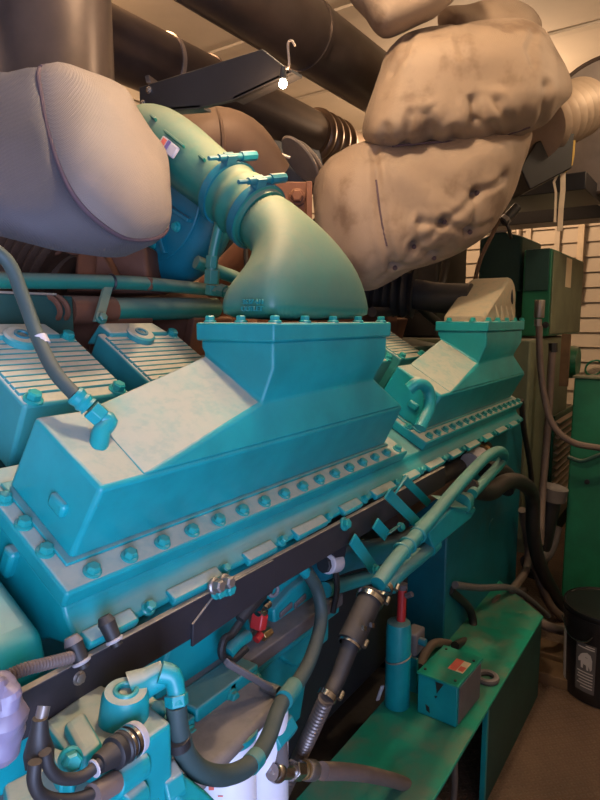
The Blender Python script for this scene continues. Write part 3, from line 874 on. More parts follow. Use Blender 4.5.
# turbo pedestal in rust iron, below the drum
tp2 = thing('turbo_pedestal', 'rusty cast pedestal under the pale drum and volute', 'pedestal', pt(110, 292, D=1.45))
q = [pt(76, 246, D=1.42), pt(145, 244, D=1.42), pt(150, 292, D=1.42), pt(72, 294, D=1.42)]
build('casting', B().plate(q, (FW[0] * 0.2, FW[1] * 0.2, 0)), 'rust', tp2, 0.01, seg=3)
build('foot', B().plate([pt(66, 276, D=1.38), pt(152, 277, D=1.38), pt(152, 290, D=1.38), pt(66, 292, D=1.38)], (FW[0] * 0.2, FW[1] * 0.2, 0)), 'rust', tp2, 0.006)
build('web', B().plate([pt(96, 250, D=1.36), pt(100, 250, D=1.36), pt(118, 282, D=1.36), pt(94, 282, D=1.36)], (FW[0] * 0.1, FW[1] * 0.1, 0)), 'rust', tp2, 0.004)
build('bolt', B().bolt(pt(72, 246, D=1.36), (-0.2, -0.6, 0.5), 0.018, 0.035), 'rust', tp2)
build('bolt', B().bolt(pt(55, 247, D=1.37), (-0.6, -0.6, 0.3), 0.014, 0.03), 'rust', tp2)
bw = thing('exhaust_bellows', 'brown ribbed exhaust bellows at the left edge below the drum', 'bellows', pt(25, 250, D=1.45))
build('bellows_skin', B().bellows([pt(-30, 195, D=1.42), pt(10, 222, D=1.42), pt(62, 262, D=1.42)], 0.085, 0.006, 0.018, 32), 'brown', bw)
mn = thing('manifold_elbow', 'dark brown cast pipe under the ribbed bellows at left', 'elbow', pt(40, 285, D=1.5))
build('casting', B().tube([pt(-20, 262, D=1.5), pt(30, 262, D=1.48), pt(70, 280, D=1.46)], [0.07, 0.075, 0.06], 24), 'brown', mn)

# ------------------------------------------------------------------ coolant pipes above the covers
def tube_thing(name, label, cat, pts, r, mat, part='tube', n=14):
    t = thing(name, label, cat, V(pts[len(pts) // 2]) - V((0, 0, r)))
    build(part, B().tube(pts, r, n), mat, t)
    return t
cp1 = tube_thing('coolant_pipe', 'thin teal coolant pipe crossing under the pale drum above the rocker covers', 'pipe',
           [pt(-10, 280, Y=1.08), pt(40, 281, Y=1.08), pt(100, 282, Y=1.08), pt(150, 284, Y=1.08), pt(232, 292, Y=1.08)], 0.0155, 'teal_warm_lit', 'pipe')
s1, s2 = pt(107, 290, Y=1.07), pt(99, 318, Y=1.04)
build('bracket', B().obox((s1 + s2) / 2, s2 - s1, (1, 0, 0), (0, 1, 0), (s2 - s1).length / 2 + 0.01, 0.011, 0.004), 'teal_warm_lit', cp1, 0.001)
build('bolt', B().bolt(s2 + V((0, -0.006, 0)), (0, -1, 0.3), 0.009, 0.012), 'teal_warm_lit', cp1)
build('band', B().torus(pt(111, 282.5, Y=1.08), (1, 0, 0), 0.0165, 0.003, 20, 6), 'black', cp1)
cp2 = tube_thing('coolant_pipe', 'thicker teal coolant pipe just below the thin one, rusty left end', 'pipe',
           [pt(108, 310, Y=1.12), pt(150, 309, Y=1.12), pt(215, 308, Y=1.12)], 0.027, 'teal_warm_lit', 'pipe', 20)
build('sleeve', B().cyl(pt(68, 310, Y=1.12), pt(112, 310, Y=1.12), 0.03, n=20), 'rust', cp2)
for x in (50, 58):
    build('pipe_clip', B().torus(pt(x, 308, Y=1.10), (0.8, 0.2, 0.3), 0.024, 0.006, 20, 6), 'rust', cp2)
bx = thing('valley_box', 'dark teal box at the left edge behind the first rocker cover', 'box', pt(30, 322, Y=1.1))
q0, q1 = pt(-15, 296, Y=1.10), pt(70, 296, Y=1.10)
build('box_body', B().box(q0.x, q1.x, 1.09, 1.25, 1.38, q1.z), 'green_dark', bx, 0.004)
build('edge_strip', B().obox(pt(22, 293, Y=1.088), (1, 0, 0), (0, 0, 1), (0, 1, 0), 0.07, 0.002, 0.004), 'silver', bx)

# small oil line with fittings between volute and elbow
of = thing('oil_line', 'vertical teal hydraulic line with hex fittings left of the cast elbow', 'hose', pt(211, 305, X=0.98))
build('line', B().tube([pt(222, 215, X=0.98), pt(217, 235, X=0.98), pt(213, 255, X=0.98), pt(211, 275, X=0.98)], 0.011, 12), 'teal_warm_lit', of)
for y0, y1, r in ((256, 268, 0.014), (270, 284, 0.017), (285, 295, 0.015)):
    build('hex_fitting', B().cyl(pt(212.5, y0, X=0.98), pt(211.5, y1, X=0.98), r, n=6), 'teal_warm_lit', of, 0.001)
build('side_fitting', B().cyl(pt(211, 291, X=0.98), pt(236, 293, X=0.98), 0.011, n=6).cyl(pt(220, 290, X=0.98), pt(226, 292, X=0.98), 0.014, n=8), 'teal_warm_lit', of)
tube_thing('oil_pipe', 'curved dusty pipe passing behind the hydraulic line into the elbow shade', 'pipe',
           [pt(196, 262, Y=1.0), pt(220, 272, Y=0.98), pt(240, 280, Y=0.95), pt(252, 292, Y=0.92)], 0.0155, 'teal_warm_lit', 'pipe')
tube_thing('sensor_cable', 'thin dark cable dropping behind the coupling sleeve', 'cable', [pt(246, 235, X=1.15), pt(246, 258, X=1.15), pt(249, 285, X=1.15)], 0.006, 'rubber', 'cable', 8)

# ------------------------------------------------------------------ rocker covers
AC = math.radians(31)
CU = V((0, math.cos(AC), math.sin(AC))); CN = V((0, -math.sin(AC), math.cos(AC)))
C0 = V((0, 0.848, 1.322))                         # front top edge of every cover
def cpnt(X, a, bb): return V((X, 0, 0)) + C0 + CU * a + CN * bb
def make_cover(x0, label):
    w = 0.200
    t = thing('rocker_cover', label, 'cover', (x0 + w / 2, 0.93, 1.2), 'rocker covers along the near bank')
    b = B()
    b.hexa([cpnt(x0 + 0.004, 0.0, -0.13), cpnt(x0 + w - 0.004, 0.0, -0.13), cpnt(x0 + w - 0.004, 0.205, -0.13), cpnt(x0 + 0.004, 0.205, -0.13)],
           [cpnt(x0, 0.0, 0), cpnt(x0 + w, 0.0, 0), cpnt(x0 + w, 0.2, 0), cpnt(x0, 0.2, 0)])
    build('cover_body', b, 'rib', t, 0.006)
    b = B()
    for k in range(10):
        a = 0.026 + k * 0.0155
        b.hexa([cpnt(x0 + 0.004, a, -0.001), cpnt(x0 + w - 0.004, a, -0.001), cpnt(x0 + w - 0.004, a + 0.0140, -0.001), cpnt(x0 + 0.004, a + 0.0140, -0.001)],
               [cpnt(x0 + 0.006, a + 0.0007, 0.0040), cpnt(x0 + w - 0.006, a + 0.0007, 0.0040), cpnt(x0 + w - 0.006, a + 0.0133, 0.0040), cpnt(x0 + 0.006, a + 0.0133, 0.0040)])
    r = build('ribs', b, 'rib', t, 0.0012)
    # raised rear crown
    b = B().hexa([cpnt(x0 + 0.012, 0.172, -0.01), cpnt(x0 + w - 0.03, 0.172, -0.01), cpnt(x0 + w - 0.03, 0.235, -0.05), cpnt(x0 + 0.012, 0.235, -0.05)],
                 [cpnt(x0 + 0.014, 0.178, 0.012), cpnt(x0 + w - 0.034, 0.178, 0.012), cpnt(x0 + w - 0.040, 0.225, 0.008), cpnt(x0 + 0.02, 0.225, 0.008)])
    build('crown', b, 'rib', t, 0.005)
    # oval boss with hexagon socket plug
    p = cpnt(x0 + 0.085, 0.172, 0.008)
    bs = build('plug_boss', B().lathe(p, CN, [(0.030, -0.004), (0.030, 0.006), (0.026, 0.009)], 28), 'rib', t)
    build('plug', B().lathe(p + CN * 0.008, CN, [(0.014, 0), (0.014, 0.004), (0.009, 0.004), (0.008, 0.001)], 16), 'teal_deep', bs)
    for (xx, aa) in ((0.020, 0.012), (w - 0.022, 0.012), (w - 0.018, 0.180)):
        p = cpnt(x0 + xx, aa, 0.0)
        build('bolt', B().bolt(p, CN, 0.0105, 0.016), 'teal_bolt', t)
    return t
CX = 0.497
c1 = make_cover(CX, 'ribbed rocker cover at the left edge with a hose lying over it')
labs = ['ribbed rocker cover second from the left, left of the near pedestal', None, 'dusty ribbed rocker cover just right of the near pedestal', 'ribbed rocker cover farthest back, between the two pedestals']
for k, lab in zip((1, 4, 5), (labs[0], labs[2], labs[3])):
    copy_thing(c1, (0.262 * k, 0, 0), lab)

# ------------------------------------------------------------------ long black support bar
RY = 0.615
bar = thing('support_rail', 'long flat black steel bar bolted along the engine below the manifold', 'rail', (0.9, RY, 0.974))
build('flat_bar', B().box(0.30, 1.62, RY, RY + 0.012, 0.976, 1.033), 'blackbar', bar, 0.0015)
build('bracket_tab', B().plate([(0.598, RY - 0.005, 0.966), (0.66, RY - 0.005, 0.970), (0.80, RY - 0.005, 0.979), (0.80, RY - 0.005, 1.033), (0.66, RY - 0.005, 1.033), (0.60, RY - 0.005, 1.0)], (0, 0.005, 0)), 'blackbar', bar, 0.001)
for (px, py) in ((217, 591), (227, 588)):
    p = pt(px, py, Y=RY - 0.004); build('bolt', B().bolt(p, (0, -1, 0), 0.009, 0.013), 'teal_bolt', bar)
for (px, py) in ((214, 586), (224, 582)):
    p = pt(px, py, Y=RY - 0.004); build('nut', B().bolt(p, (0, -1, 0.2), 0.009, 0.018), 'steel', bar)
build('bolt', B().bolt(pt(344, 524, Y=RY), (0, -1, 0.3), 0.010, 0.014), 'teal_bolt', bar)
build('bolt', B().bolt(pt(79, 678, Y=RY), (0, -1, 0.1), 0.006, 0.006), 'steel', bar)
# sensors clipped over the bar
for i, (px, py) in enumerate(((77, 651), (110, 630))):
    p = pt(px, py, Y=0.612)
    s = thing('sensor_plug', ('black round sensor plug on the bar, nearer the left edge', 'black sensor plug on the bar, right beside the manifold ledge')[i], 'sensor', p)
    dd = V((0.1, -0.45, -0.9)).normalized()
    build('plug_body', B().cyl(p - dd * 0.011, p + dd * 0.012, 0.011, 0.0095, 20), 'rubber', s)
    build('collar', B().torus(p + dd * 0.014, dd, 0.009, 0.0026, 20, 8), 'offwhite', s)
    build('tip', B().cyl(p + dd * 0.012, p + dd * 0.022, 0.008, 0.0075, 16), 'rubber', s)
    build('shoulder', B().cyl(p - dd * 0.019, p - dd * 0.010, 0.008, 0.0118, 20), 'grease' if i == 0 else 'rubber', s)
cw = thing('corrugated_loom', 'grey corrugated wire loom running along the top of the black bar', 'cable loom', pt(40, 666, Y=0.60))
build('loom', B().bellows([pt(8, 676, Y=0.605), pt(25, 669, Y=0.605), pt(45, 664, Y=0.605), pt(72, 657, Y=0.605)], 0.0065, 0.0012, 0.004, 12), 'conduit', cw)
# crumpled film at the left edge
b = B(); b.sphere(pt(-2, 718, Y=0.56), 0.034, (0.6, 0.7, 1.3), 40)
b.displace(lambda co, n: 0.014 * abs(noise.noise(co * 42)) + noise.noise(co * 21) * 0.012)
fo = build('plastic_wrap', b, 'bag', None, sharp=20); tag(fo, 'crumpled lilac plastic wrap at the left edge beside the black bar', 'plastic wrap')

# ------------------------------------------------------------------ grey hose into the near housing
eb = pt(97, 452, Z=1.300) if False else hp(0.53, 0.075, 0.125)
tip = V((0.530, 0.697, 1.290))
tip = pt(97, 452, Y=0.690)
uh = thing('air_hose', 'grey rubber hose with teal crimp and elbow plugged into the near housing', 'hose', tip)
kx = pt(108, 422, Y=0.700)
build('hose', B().tube([pt(-20, 240, Y=0.86), pt(8, 262, Y=0.85), pt(24, 300, Y=0.83), pt(38, 338, Y=0.80), pt(55, 372, Y=0.755), pt(76, 396, Y=0.72)], 0.0100, 14), 'hose', uh)
q = pt(43, 342, Y=0.792)
build('hose_band', B().cyl(pt(39, 337, Y=0.80), pt(43, 345, Y=0.793), 0.0112, n=14), 'offwhite', uh)
a_, b_ = pt(74, 394, Y=0.722), pt(104, 420, Y=0.700)
fit = build('crimp', B().lathe(a_, b_ - a_, [(0.0125, 0), (0.0145, 0.004), (0.0125, 0.012), (0.015, 0.016), (0.0125, 0.022), (0.0145, 0.026)], 18), 'teal_clean', uh)
L = (b_ - a_).length
build('hex_nut', B().cyl(a_.lerp(b_, 0.56), a_.lerp(b_, 0.92), 0.0155, n=6), 'teal_clean', uh, 0.001)
build('elbow_fitting', B().tube([a_.lerp(b_, 0.9), b_ + V((0.006, -0.003, -0.002)), b_.lerp(tip, 0.35), b_.lerp(tip, 0.6), tip], [0.0115, 0.0125, 0.0135, 0.0135], 18, 4), 'teal_clean', uh)
build('socket_ring', B().torus(tip + V((0, 0, 0.002)), HN, 0.0165, 0.003, 24, 8), 'black', uh)

# ------------------------------------------------------------------ far elbow on the second pedestal
fe = thing('intake_elbow', 'low rounded dusty elbow with cast fins on top of the far housing', 'elbow', (2.13, 0.69, 1.447))
mt_ = paint('dusty_cast', (0.02, 0.16, 0.15), 0.55, dust=0.9, dustc=(0.36, 0.28, 0.19), lo=-0.7, hi=0.2)
arch = [(1.955, 1.447), (1.957, 1.462), (1.985, 1.480)]
for k in range(13):
    a = math.radians(122 - k * 11.5)
    arch.append((2.235 + 0.075 * math.cos(a), 1.527 + 0.075 * math.sin(a)))
arch += [(2.315, 1.49), (2.318, 1.447)]
yc = 0.697
def fsec(y, k): return [(2.137 + (x - 2.137) * k, y, 1.447 + (z - 1.447) * k) for x, z in arch]
build('elbow_body', B().loft([fsec(0.626, 0.93), fsec(0.630, 0.97), fsec(0.640, 1.0), fsec(0.70, 1.0), fsec(0.755, 1.0), fsec(0.766, 0.97), fsec(0.77, 0.93)]), mt_, fe, sharp=40)
build('outlet_hole', B().lathe((2.262, 0.640, 1.535), (0.35, -1, 0.1), [(0.030, -0.01), (0.030, 0.012), (0.024, 0.013), (0.022, 0.004)], 24), 'black', fe)
build('neck', B().tube([(2.14, 0.74, 1.525), (2.13, 0.85, 1.53), (2.12, 0.97, 1.55)], 0.055, 28), 'rubber', fe)
for k in range(4):
    x = 2.06 + 0.06 * k
    build('fin', B().hexa([(x, 0.612, 1.447), (x + 0.012, 0.612, 1.447), (x + 0.012, 0.66, 1.447), (x, 0.66, 1.447)], [(x, 0.625, 1.50), (x + 0.012, 0.625, 1.50), (x + 0.012, 0.66, 1.50), (x, 0.66, 1.50)]), mt_, fe, 0.002)
for (x, y) in [(1.95 + 0.1 * k, 0.614) for k in range(5)] + [(1.935, 0.66), (1.935, 0.74)]:
    build('bolt', B().bolt((x, y, 1.446), (0, 0, 1), 0.008, 0.012), 'teal_bolt', fe)
co = thing('corrugated_coupling', 'dark corrugated rubber coupling behind the low far elbow', 'coupling', (2.0, 1.1, 1.45))
build('bellows_skin', B().bellows([(2.12, 0.95, 1.55), (2.08, 1.08, 1.56), (1.98, 1.3, 1.60)], 0.085, 0.010, 0.035, 32), 'rubber', co)
for i, (lab, P_) in enumerate((('black hose looping low under the tufted insulation elbow', [(372, 312), (400, 311), (425, 306), (440, 290), (446, 262)]), ('second black hose slanting behind the loop toward the far pedestal', [(405, 290), (425, 312), (440, 326), (446, 345)]))):
    tube_thing('black_hose', lab, 'hose', [pt(x, y, Y=1.02 - 0.05 * i) for x, y in P_], 0.018, 'rubber', 'hose')
tr = thing('dark_filler_tall', 'tall added dark filler left of the rounded control cabinet', 'dark filler', (3.0, 1.6, 1.36))  # made-up box, added to keep the gap under the insulation dark
build('filler_tall_body', B().box(2.88, 3.3, 1.17, 2.2, 1.365, 1.86), 'black', tr, 0.01)
build('filler_tall_lid', B().box(2.86, 3.32, 1.15, 2.22, 1.86, 1.875), 'black', tr, 0.003)
dk2 = thing('dark_filler_box', 'added black duct box behind the far turbocharger', 'filler', (2.1, 1.75, 1.2))  # black box added to stand for the darkness behind the turbocharger
build('filler_box_body', B().box(1.35, 2.75, 1.5, 1.95, 1.2, 1.80), 'black', dk2, 0.02)
build('filler_box_rim', B().box(1.32, 1.36, 1.48, 1.97, 1.18, 1.82), 'black', dk2, 0.004)
dm = thing('far_turbocharger', 'dark turbocharger casting in shade under the tufted insulation', 'turbocharger', (2.15, 1.3, 1.35))
build('casting', B().lathe((1.9, 1.22, 1.68), (1, 0, 0), [(0.08, 0), (0.16, 0.04), (0.2, 0.12), (0.17, 0.25), (0.12, 0.32), (0.12, 0.5)], 36), 'green_dark', dm, 0.004)
build('foot', B().box(1.95, 2.3, 1.1, 1.4, 1.32, 1.55), 'rust', dm, 0.01)

# ------------------------------------------------------------------ flywheel housing plate, alternator, control boxes
fp = thing('flywheel_housing', 'tall blue teal flywheel housing plate below the far end of the engine', 'housing', (2.8, 1.2, 0.36))
q = [pt(522, 452, Y=0.70), pt(522, 575, Y=0.70)]
xr = q[0].x
zb = pt(522, 578, Y=0.70).z
xl = pt(447, 540, Y=0.70).x
b = B().box(xl, xr, 0.70, 1.85, zb, 0.995)
build('housing_plate', b, 'teal_deep', fp, 0.006)
build('foot_flange', B().box(xl + 0.02, xr + 0.03, 0.68, 1.85, zb - 0.05, zb), 'teal_deep', fp, 0.004)
c = pt(492, 527, Y=0.70)
build('core_plug', B().lathe((c.x, 0.702, c.z), (0, -1, 0), [(0.035, 0), (0.035, 0.004), (0.03, 0.004)], 28), 'teal_deep', fp)

al = thing('alternator', 'dusty brown green alternator casing behind the flywheel housing', 'alternator', (3.2, 1.1, 0.36))
build('casing', B().box(2.86, 3.75, 0.70, 1.85, 0.40, 1.36), 'olive', al, 0.01)
p0, p1 = pt(554, 423, Y=0.69), pt(569, 478, Y=0.69)
lv = build('louver_frame', B().box(p0.x - 0.02, p1.x + 0.14, 0.684, 0.699, p1.z - 0.03, p0.z + 0.04), 'green_cab', al, 0.003)
b = B()
for k in range(11):
    z = p1.z + (p0.z - p1.z) * k / 10
    b.hexa([(p0.x, 0.664, z - 0.004), (p1.x + 0.1, 0.664, z - 0.004), (p1.x + 0.1, 0.685, z + 0.004), (p0.x, 0.685, z + 0.004)], [(p0.x, 0.664, z + 0.001), (p1.x + 0.1, 0.664, z + 0.001), (p1.x + 0.1, 0.685, z + 0.010), (p0.x, 0.685, z + 0.010)])
build('louver_slats', b, 'silver', lv)
build('mount_foot', B().box(2.9, 3.6, 0.62, 0.80, 0.33, 0.42), 'olive', al, 0.004)
b = B().lathe(pt(573, 362, Y=0.72), (0, 1, 0), [(0.09, -0.03), (0.10, 0), (0.10, 0.05)], 32)
build('lifting_eye', b, 'green_cab', al)

XC = 3.15
cc = pt(516, 300, X=XC); c2 = pt(552, 300, X=XC)
cb = thing('control_cabinet', 'tall green control cabinet with rounded black hood behind the far elbow', 'cabinet', (XC + 0.2, cc.y + 0.2, 1.3))
yl = pt(478, 300, X=XC).y
zt_, zb_ = pt(500, 242, X=XC).z, pt(520, 400, X=XC).z
build('cabinet_body', B().box(XC, XC + 0.4, cc.y, yl, zb_, zt_), 'green_cab', cb, 0.008)
build('cable_hood', B().prism([(yl, zt_ - 0.25), (yl, zt_ + 0.02), (yl - 0.08, zt_ + 0.05), (cc.y + 0.08, zt_ + 0.05), (cc.y - 0.02, zt_ + 0.02), (cc.y - 0.02, zt_ - 0.25)], XC - 0.012, XC + 0.38), 'green_dark', cb, 0.01)
build('edge_highlight', B().obox((XC - 0.01, (yl + cc.y) / 2, zt_ + 0.05), (0, 1, 0), (1, 0, 0), (0, 0, 1), 0.06, 0.012, 0.004), 'silver', cb)
cb2 = thing('junction_cabinet', 'green control box with dusty olive side facing the aisle, far right', 'cabinet', (XC + 0.15, c2.y + 0.05, 1.4))
zt2, zb2 = pt(545, 250, X=XC).z, pt(545, 336, X=XC).z
xf = pt(588, 300, Y=c2.y).x
y2l = pt(522, 300, X=XC - 0.05).y
build('box_body', B().box(XC - 0.05, min(xf, 3.9), c2.y, y2l, zb2, zt2), 'green_cab', cb2, 0.004)
build('top_panel', B().box(XC - 0.058, XC - 0.045, c2.y + 0.01, y2l - 0.01, zb2 + 0.22, zt2 + 0.002), 'green_dark', cb2, 0.002)
build('side_panel', B().box(XC - 0.03, min(xf, 3.9) - 0.02, c2.y - 0.006, c2.y, zb2 + 0.01, zt2 - 0.01), 'olive', cb2, 0.002)
p = pt(554, 325, X=XC - 0.06)
build('lock', B().lathe((XC - 0.05, p.y + 0.04, p.z), (-1, 0, 0), [(0.016, 0), (0.016, 0.008), (0.008, 0.01)], 18), 'black', cb2)
build('warning_label', B().box(XC + 0.25, XC + 0.38, c2.y - 0.009, c2.y - 0.005, zb2 + 0.25, zb2 + 0.40), 'sticker', cb2)
# conduits
cf = thing('conduit_fitting', 'grey metal conduit with fitting dropping from between the control cabinets', 'conduit', pt(545, 470, D=2.6))
build('box_fitting', B().cyl(pt(539, 318, D=2.6), pt(540, 300, D=2.6), 0.022, n=12), 'steel', cf, 0.003)
build('nut', B().cyl(pt(538, 326, D=2.6), pt(538, 319, D=2.6), 0.016, n=8), 'steel', cf)
build('pipe', B().tube([pt(539, 326, D=2.6), pt(540, 360, D=2.6), pt(544, 395, D=2.6), pt(553, 425, D=2.6), pt(572, 442, D=2.6), pt(600, 448, D=2.6), pt(630, 452, D=2.66), pt(652, 470, X=3.07)], 0.0145, 12), 'conduit', cf)
cf2 = thing('conduit_fitting', 'second grey conduit hanging straight down beside the curved one', 'conduit', pt(545, 540, D=2.75))
build('nut', B().cyl(pt(553, 352, D=2.75), pt(553, 343, D=2.75), 0.02, n=8), 'black', cf2)
build('pipe', B().tube([pt(553, 345, D=2.75), pt(551, 370, D=2.75), pt(549, 410, D=2.75), pt(545, 460, D=2.75), pt(542, 500, D=2.7), pt(540, 545, D=2.6)], 0.017, 12), 'conduit', cf2)
w = thing('timber_post', 'pale upright timber batten behind the hanging conduits', 'post', pt(566, 385, D=3.0))
build('batten', B().obox(pt(565, 360, D=2.98), (0, 1, 0), (0, 0, 1), (1, 0, 0), 0.02, 0.13, 0.012), 'wood', w)

# ------------------------------------------------------------------ green cabinet, right foreground of the aisle
gc = thing('battery_cabinet', 'plain green steel cabinet standing on the floor at the right edge', 'cabinet', (3.35, 0.2, 0))
build('cabinet_body', B().box(3.06, 3.65, -0.25, 0.545, 0.0, 1.178), 'green_cab', gc, 0.006)
build('top_lip', B().box(3.05, 3.66, -0.26, 0.552, 1.178, 1.19), 'olive', gc, 0.003)
build('side_cover', B().box(3.10, 3.62, 0.543, 0.552, 0.05, 1.12), 'green', gc, 0.002)
p = pt(587, 482, X=3.055)
build('lock', B().lathe((3.06, p.y, p.z), (-1, 0, 0), [(0.012, 0), (0.012, 0.006), (0.006, 0.007)], 14), 'black', gc)
cable = [pt(568, 457, X=3.04), pt(582, 461, X=3.03), pt(600, 455, X=3.03), pt(625, 448, X=3.03)]
tube_thing('cable', 'dark cable lying across the front of the plain green cabinet', 'cable', cable, 0.010, 'green_dark', 'cable', 10)
t = thing('metal_frame', 'small dusty folded frame lying on top of the plain green cabinet', 'frame', pt(590, 372, D=2.9))
build('bar', B().obox(pt(590, 372, D=2.9), (RT[0], RT[1], 0.3), (0, 0, 1), (FW[0], FW[1], 0), 0.05, 0.01, 0.01), 'silver', t)
build('loop', B().torus(pt(594, 368, D=2.85), (FW[0], FW[1], 0.4), 0.04, 0.005, 24, 6), 'green_cab', t)

# ------------------------------------------------------------------ silencer end, bellows, beam, straps (upper right)
sl = thing('silencer', 'large grey round silencer end at the right edge behind the insulation', 'silencer', (3.2, 0.35, 1.75))
c = pt(604, 125, D=2.75)
build('drum', B().lathe(c, (0.98, -0.1, 0), [(0.10, -0.006), (0.27, -0.004), (0.285, 0.0), (0.285, 0.6)], 56), 'silencer', sl, 0.004)
build('rim', B().torus(c, (0.98, -0.1, 0), 0.285, 0.010, 56, 8), 'exhaust', sl)
bz = thing('exhaust_bellows', 'pale ringed bellows between the tan bundle and the round silencer', 'bellows', pt(565, 130, D=2.45))
build('bellows_skin', B().bellows([pt(535, 128, D=2.35), pt(558, 118, D=2.45), pt(580, 108, D=2.6)], 0.105, 0.012, 0.055, 36), 'palebellows', bz)
ct = thing('exhaust_bracket', 'dark steel bracket slab below the ringed bellows', 'bracket', pt(540, 165, D=2.3))
build('slab', B().plate([pt(520, 168, D=2.35), pt(536, 142, D=2.35), pt(575, 128, D=2.35), pt(572, 168, D=2.35), pt(530, 190, D=2.35)], (FW[0] * 0.2, FW[1] * 0.2, 0)), 'black', ct, 0.005)
bmx = thing('roof_beam', 'black steel box beam above the end wall at upper right', 'beam', pt(560, 205, X=2.75))
g = lambda px, py: pt(px, py, X=2.75)
y0_, y1_ = g(586, 180).y, g(430, 180).y
build('box_section', B().hexa([(2.75, y0_, g(586, 189).z), (3.15, y0_, g(586, 189).z), (3.15, y1_, g(586, 189).z), (2.75, y1_, g(586, 189).z)],
                              [(2.75, y0_, g(586, 171).z), (3.15, y0_, g(586, 171).z), (3.15, y1_, g(586, 171).z), (2.75, y1_, g(586, 171).z)]), 'black', bmx, 0.004)
bm2 = thing('roof_beam', 'second black beam just below the first, along the top of the end wall', 'beam', pt(560, 218, X=3.6))
g = lambda px, py: pt(px, py, X=3.7)
build('box_section', B().box(3.7, 3.9, -0.4, 2.2, g(560, 221).z, g(560, 200).z), 'black', bm2, 0.004)
sw = thing('ratchet_strap', 'yellow and cream webbing strap hanging from the bellows at upper right', 'strap', pt(560, 230, D=2.4))
def ribbon(px, w, D):
    L_ = [pt(x - w, y, D=D) for x, y in px]; R_ = [pt(x + w, y, D=D) for x, y in px]
    b = B()
    off = V((FW[0] * 0.003, FW[1] * 0.003, 0))
    b.loft([[l, r, r + off, l + off] for l, r in zip(L_, R_)])
    return b
build('yellow_webbing', ribbon([(573, 140), (572, 155), (570, 165), (563, 173)], 2.6, 2.38), 'yellow', sw)
build('cream_tail', ribbon([(563, 170), (563, 190), (561, 210), (560, 231)], 2.6, 2.38), 'cream_web', sw)
build('thin_cord', ribbon([(559, 172), (554, 182), (556, 192), (555, 222)], 1.2, 2.38), 'cream_web', sw)
ch = thing('cable_hanger', 'dark cable gland hanging by the tufted insulation above the control cabinet', 'cable gland', pt(512, 220, D=2.3))
build('gland_body', B().cyl(pt(503, 223, D=2.3), pt(518, 206, D=2.3), 0.019, 0.017, 16), 'black', ch, 0.003)
build('gland_nut', B().cyl(pt(504, 221, D=2.3), pt(507, 218, D=2.3), 0.022, n=6), 'steel', ch)
build('lead', B().tube([pt(506, 222, D=2.3), pt(509, 230, D=2.3), pt(511, 238, D=2.35)], 0.006, 8), 'rubber', ch)
tube_thing('steel_stay', 'slanting steel stay rod behind the tufted insulation', 'rod', [pt(474, 285, D=2.5), pt(480, 260, D=2.5), pt(492, 235, D=2.5), pt(506, 205, D=2.5)], 0.009, 'brown', 'rod', 8)
tube_thing('conduit', 'thin vertical conduit fixed on the end wall', 'conduit', [(4.655, 1.27, 0.0), (4.655, 1.27, 1.4), (4.655, 1.27, 2.84)], 0.022, 'silver', 'tube', 10)

# ------------------------------------------------------------------ skid base and boxes
sk = thing('skid_base', 'green dusty steel skid shelf along the aisle with an open side', 'skid', (1.7, 0.55, 0))
build('top_plate', B().plate([(0.9, 0.468, 0.322), (2.30, 0.468, 0.322), (2.56, 0.735, 0.322), (0.9, 0.735, 0.322)], (0, 0, 0.01)), 'green', sk, 0.002)
build('outer_panel', B().box(1.655, 2.30, 0.472, 0.484, 0.0, 0.322), 'green_dark', sk, 0.002)
build('panel_edge', B().box(1.640, 1.656, 0.470, 0.486, 0.0, 0.322), 'teal_clean', sk, 0.002)
build('web', B().box(0.9, 2.30, 0.70, 0.715, 0.0, 0.322), 'green_dark', sk, 0.002)
build('end_plate', B().plate([(2.29, 0.485, 0), (2.50, 0.70, 0), (2.50, 0.70, 0.322), (2.29, 0.485, 0.322)], (-0.01, 0.002, 0)), 'green_dark', sk, 0.002)
build('drain_pipe', B().tube([(1.50, 0.52, 0.321), (1.51, 0.52, 0.24), (1.52, 0.52, 0.12), (1.52, 0.53, 0.001)], 0.009, 10), 'steel', sk)
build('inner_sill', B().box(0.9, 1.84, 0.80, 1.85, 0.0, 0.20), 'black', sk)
# sloping hump at the far end of the shelf
q = [pt(453, 632, Z=0.335), pt(500, 590, Z=0.335)]
jb = thing('junction_box', 'teal junction box with orange label standing on the green skid shelf', 'box', (1.68, 0.6, 0.332))
A_ = pt(417, 712, Z=0.334); B2 = pt(456, 728, Z=0.334); C_ = pt(480, 697, Z=0.334)
ux = (B2 - A_); wy = (C_ - B2); wy.z = 0; ux.z = 0
D_ = A_ + wy
hz = 0.0
topA = pt(420, 667, X=A_.x, ) if False else None
def ztop(base, py):   # height of the pixel row above a known foot
    fd = base.x * FW[0] + base.y * FW[1]
    v = py - 400
    return H - fd * (F * sT + v * cT) / (F * cT - v * sT)
hA, hB, hC = ztop(A_, 672), ztop(B2, 687), ztop(C_, 658)
hz = (hA + hB + hC) / 3
low = [A_, B2, C_, D_]
up = [V((p.x, p.y, hz - 0.004)) for p in low]
build('box_body', B().hexa(low, up), 'teal_clean', jb, 0.003)
ex = ux.normalized() * 0.003; ey = wy.normalized() * 0.003
lid = [V((p.x, p.y, hz - 0.004)) for p in (A_ - ex - ey, B2 + ex - ey, C_ + ex + ey, D_ - ex + ey)]
ld = build('lid', B().plate(lid, (0, 0, 0.006)), 'green', jb, 0.0015)
def onlid(s, t, dz=0.0025): 
    p = A_ + ux * s + wy * t; return V((p.x, p.y, hz + dz))
for s, t in ((0.12, 0.9), (0.9, 0.82), (0.1, 0.12), (0.88, 0.1)):
    build('screw', B().cyl(onlid(s, t, 0.001), onlid(s, t, 0.005), 0.004, n=10), 'black', ld)
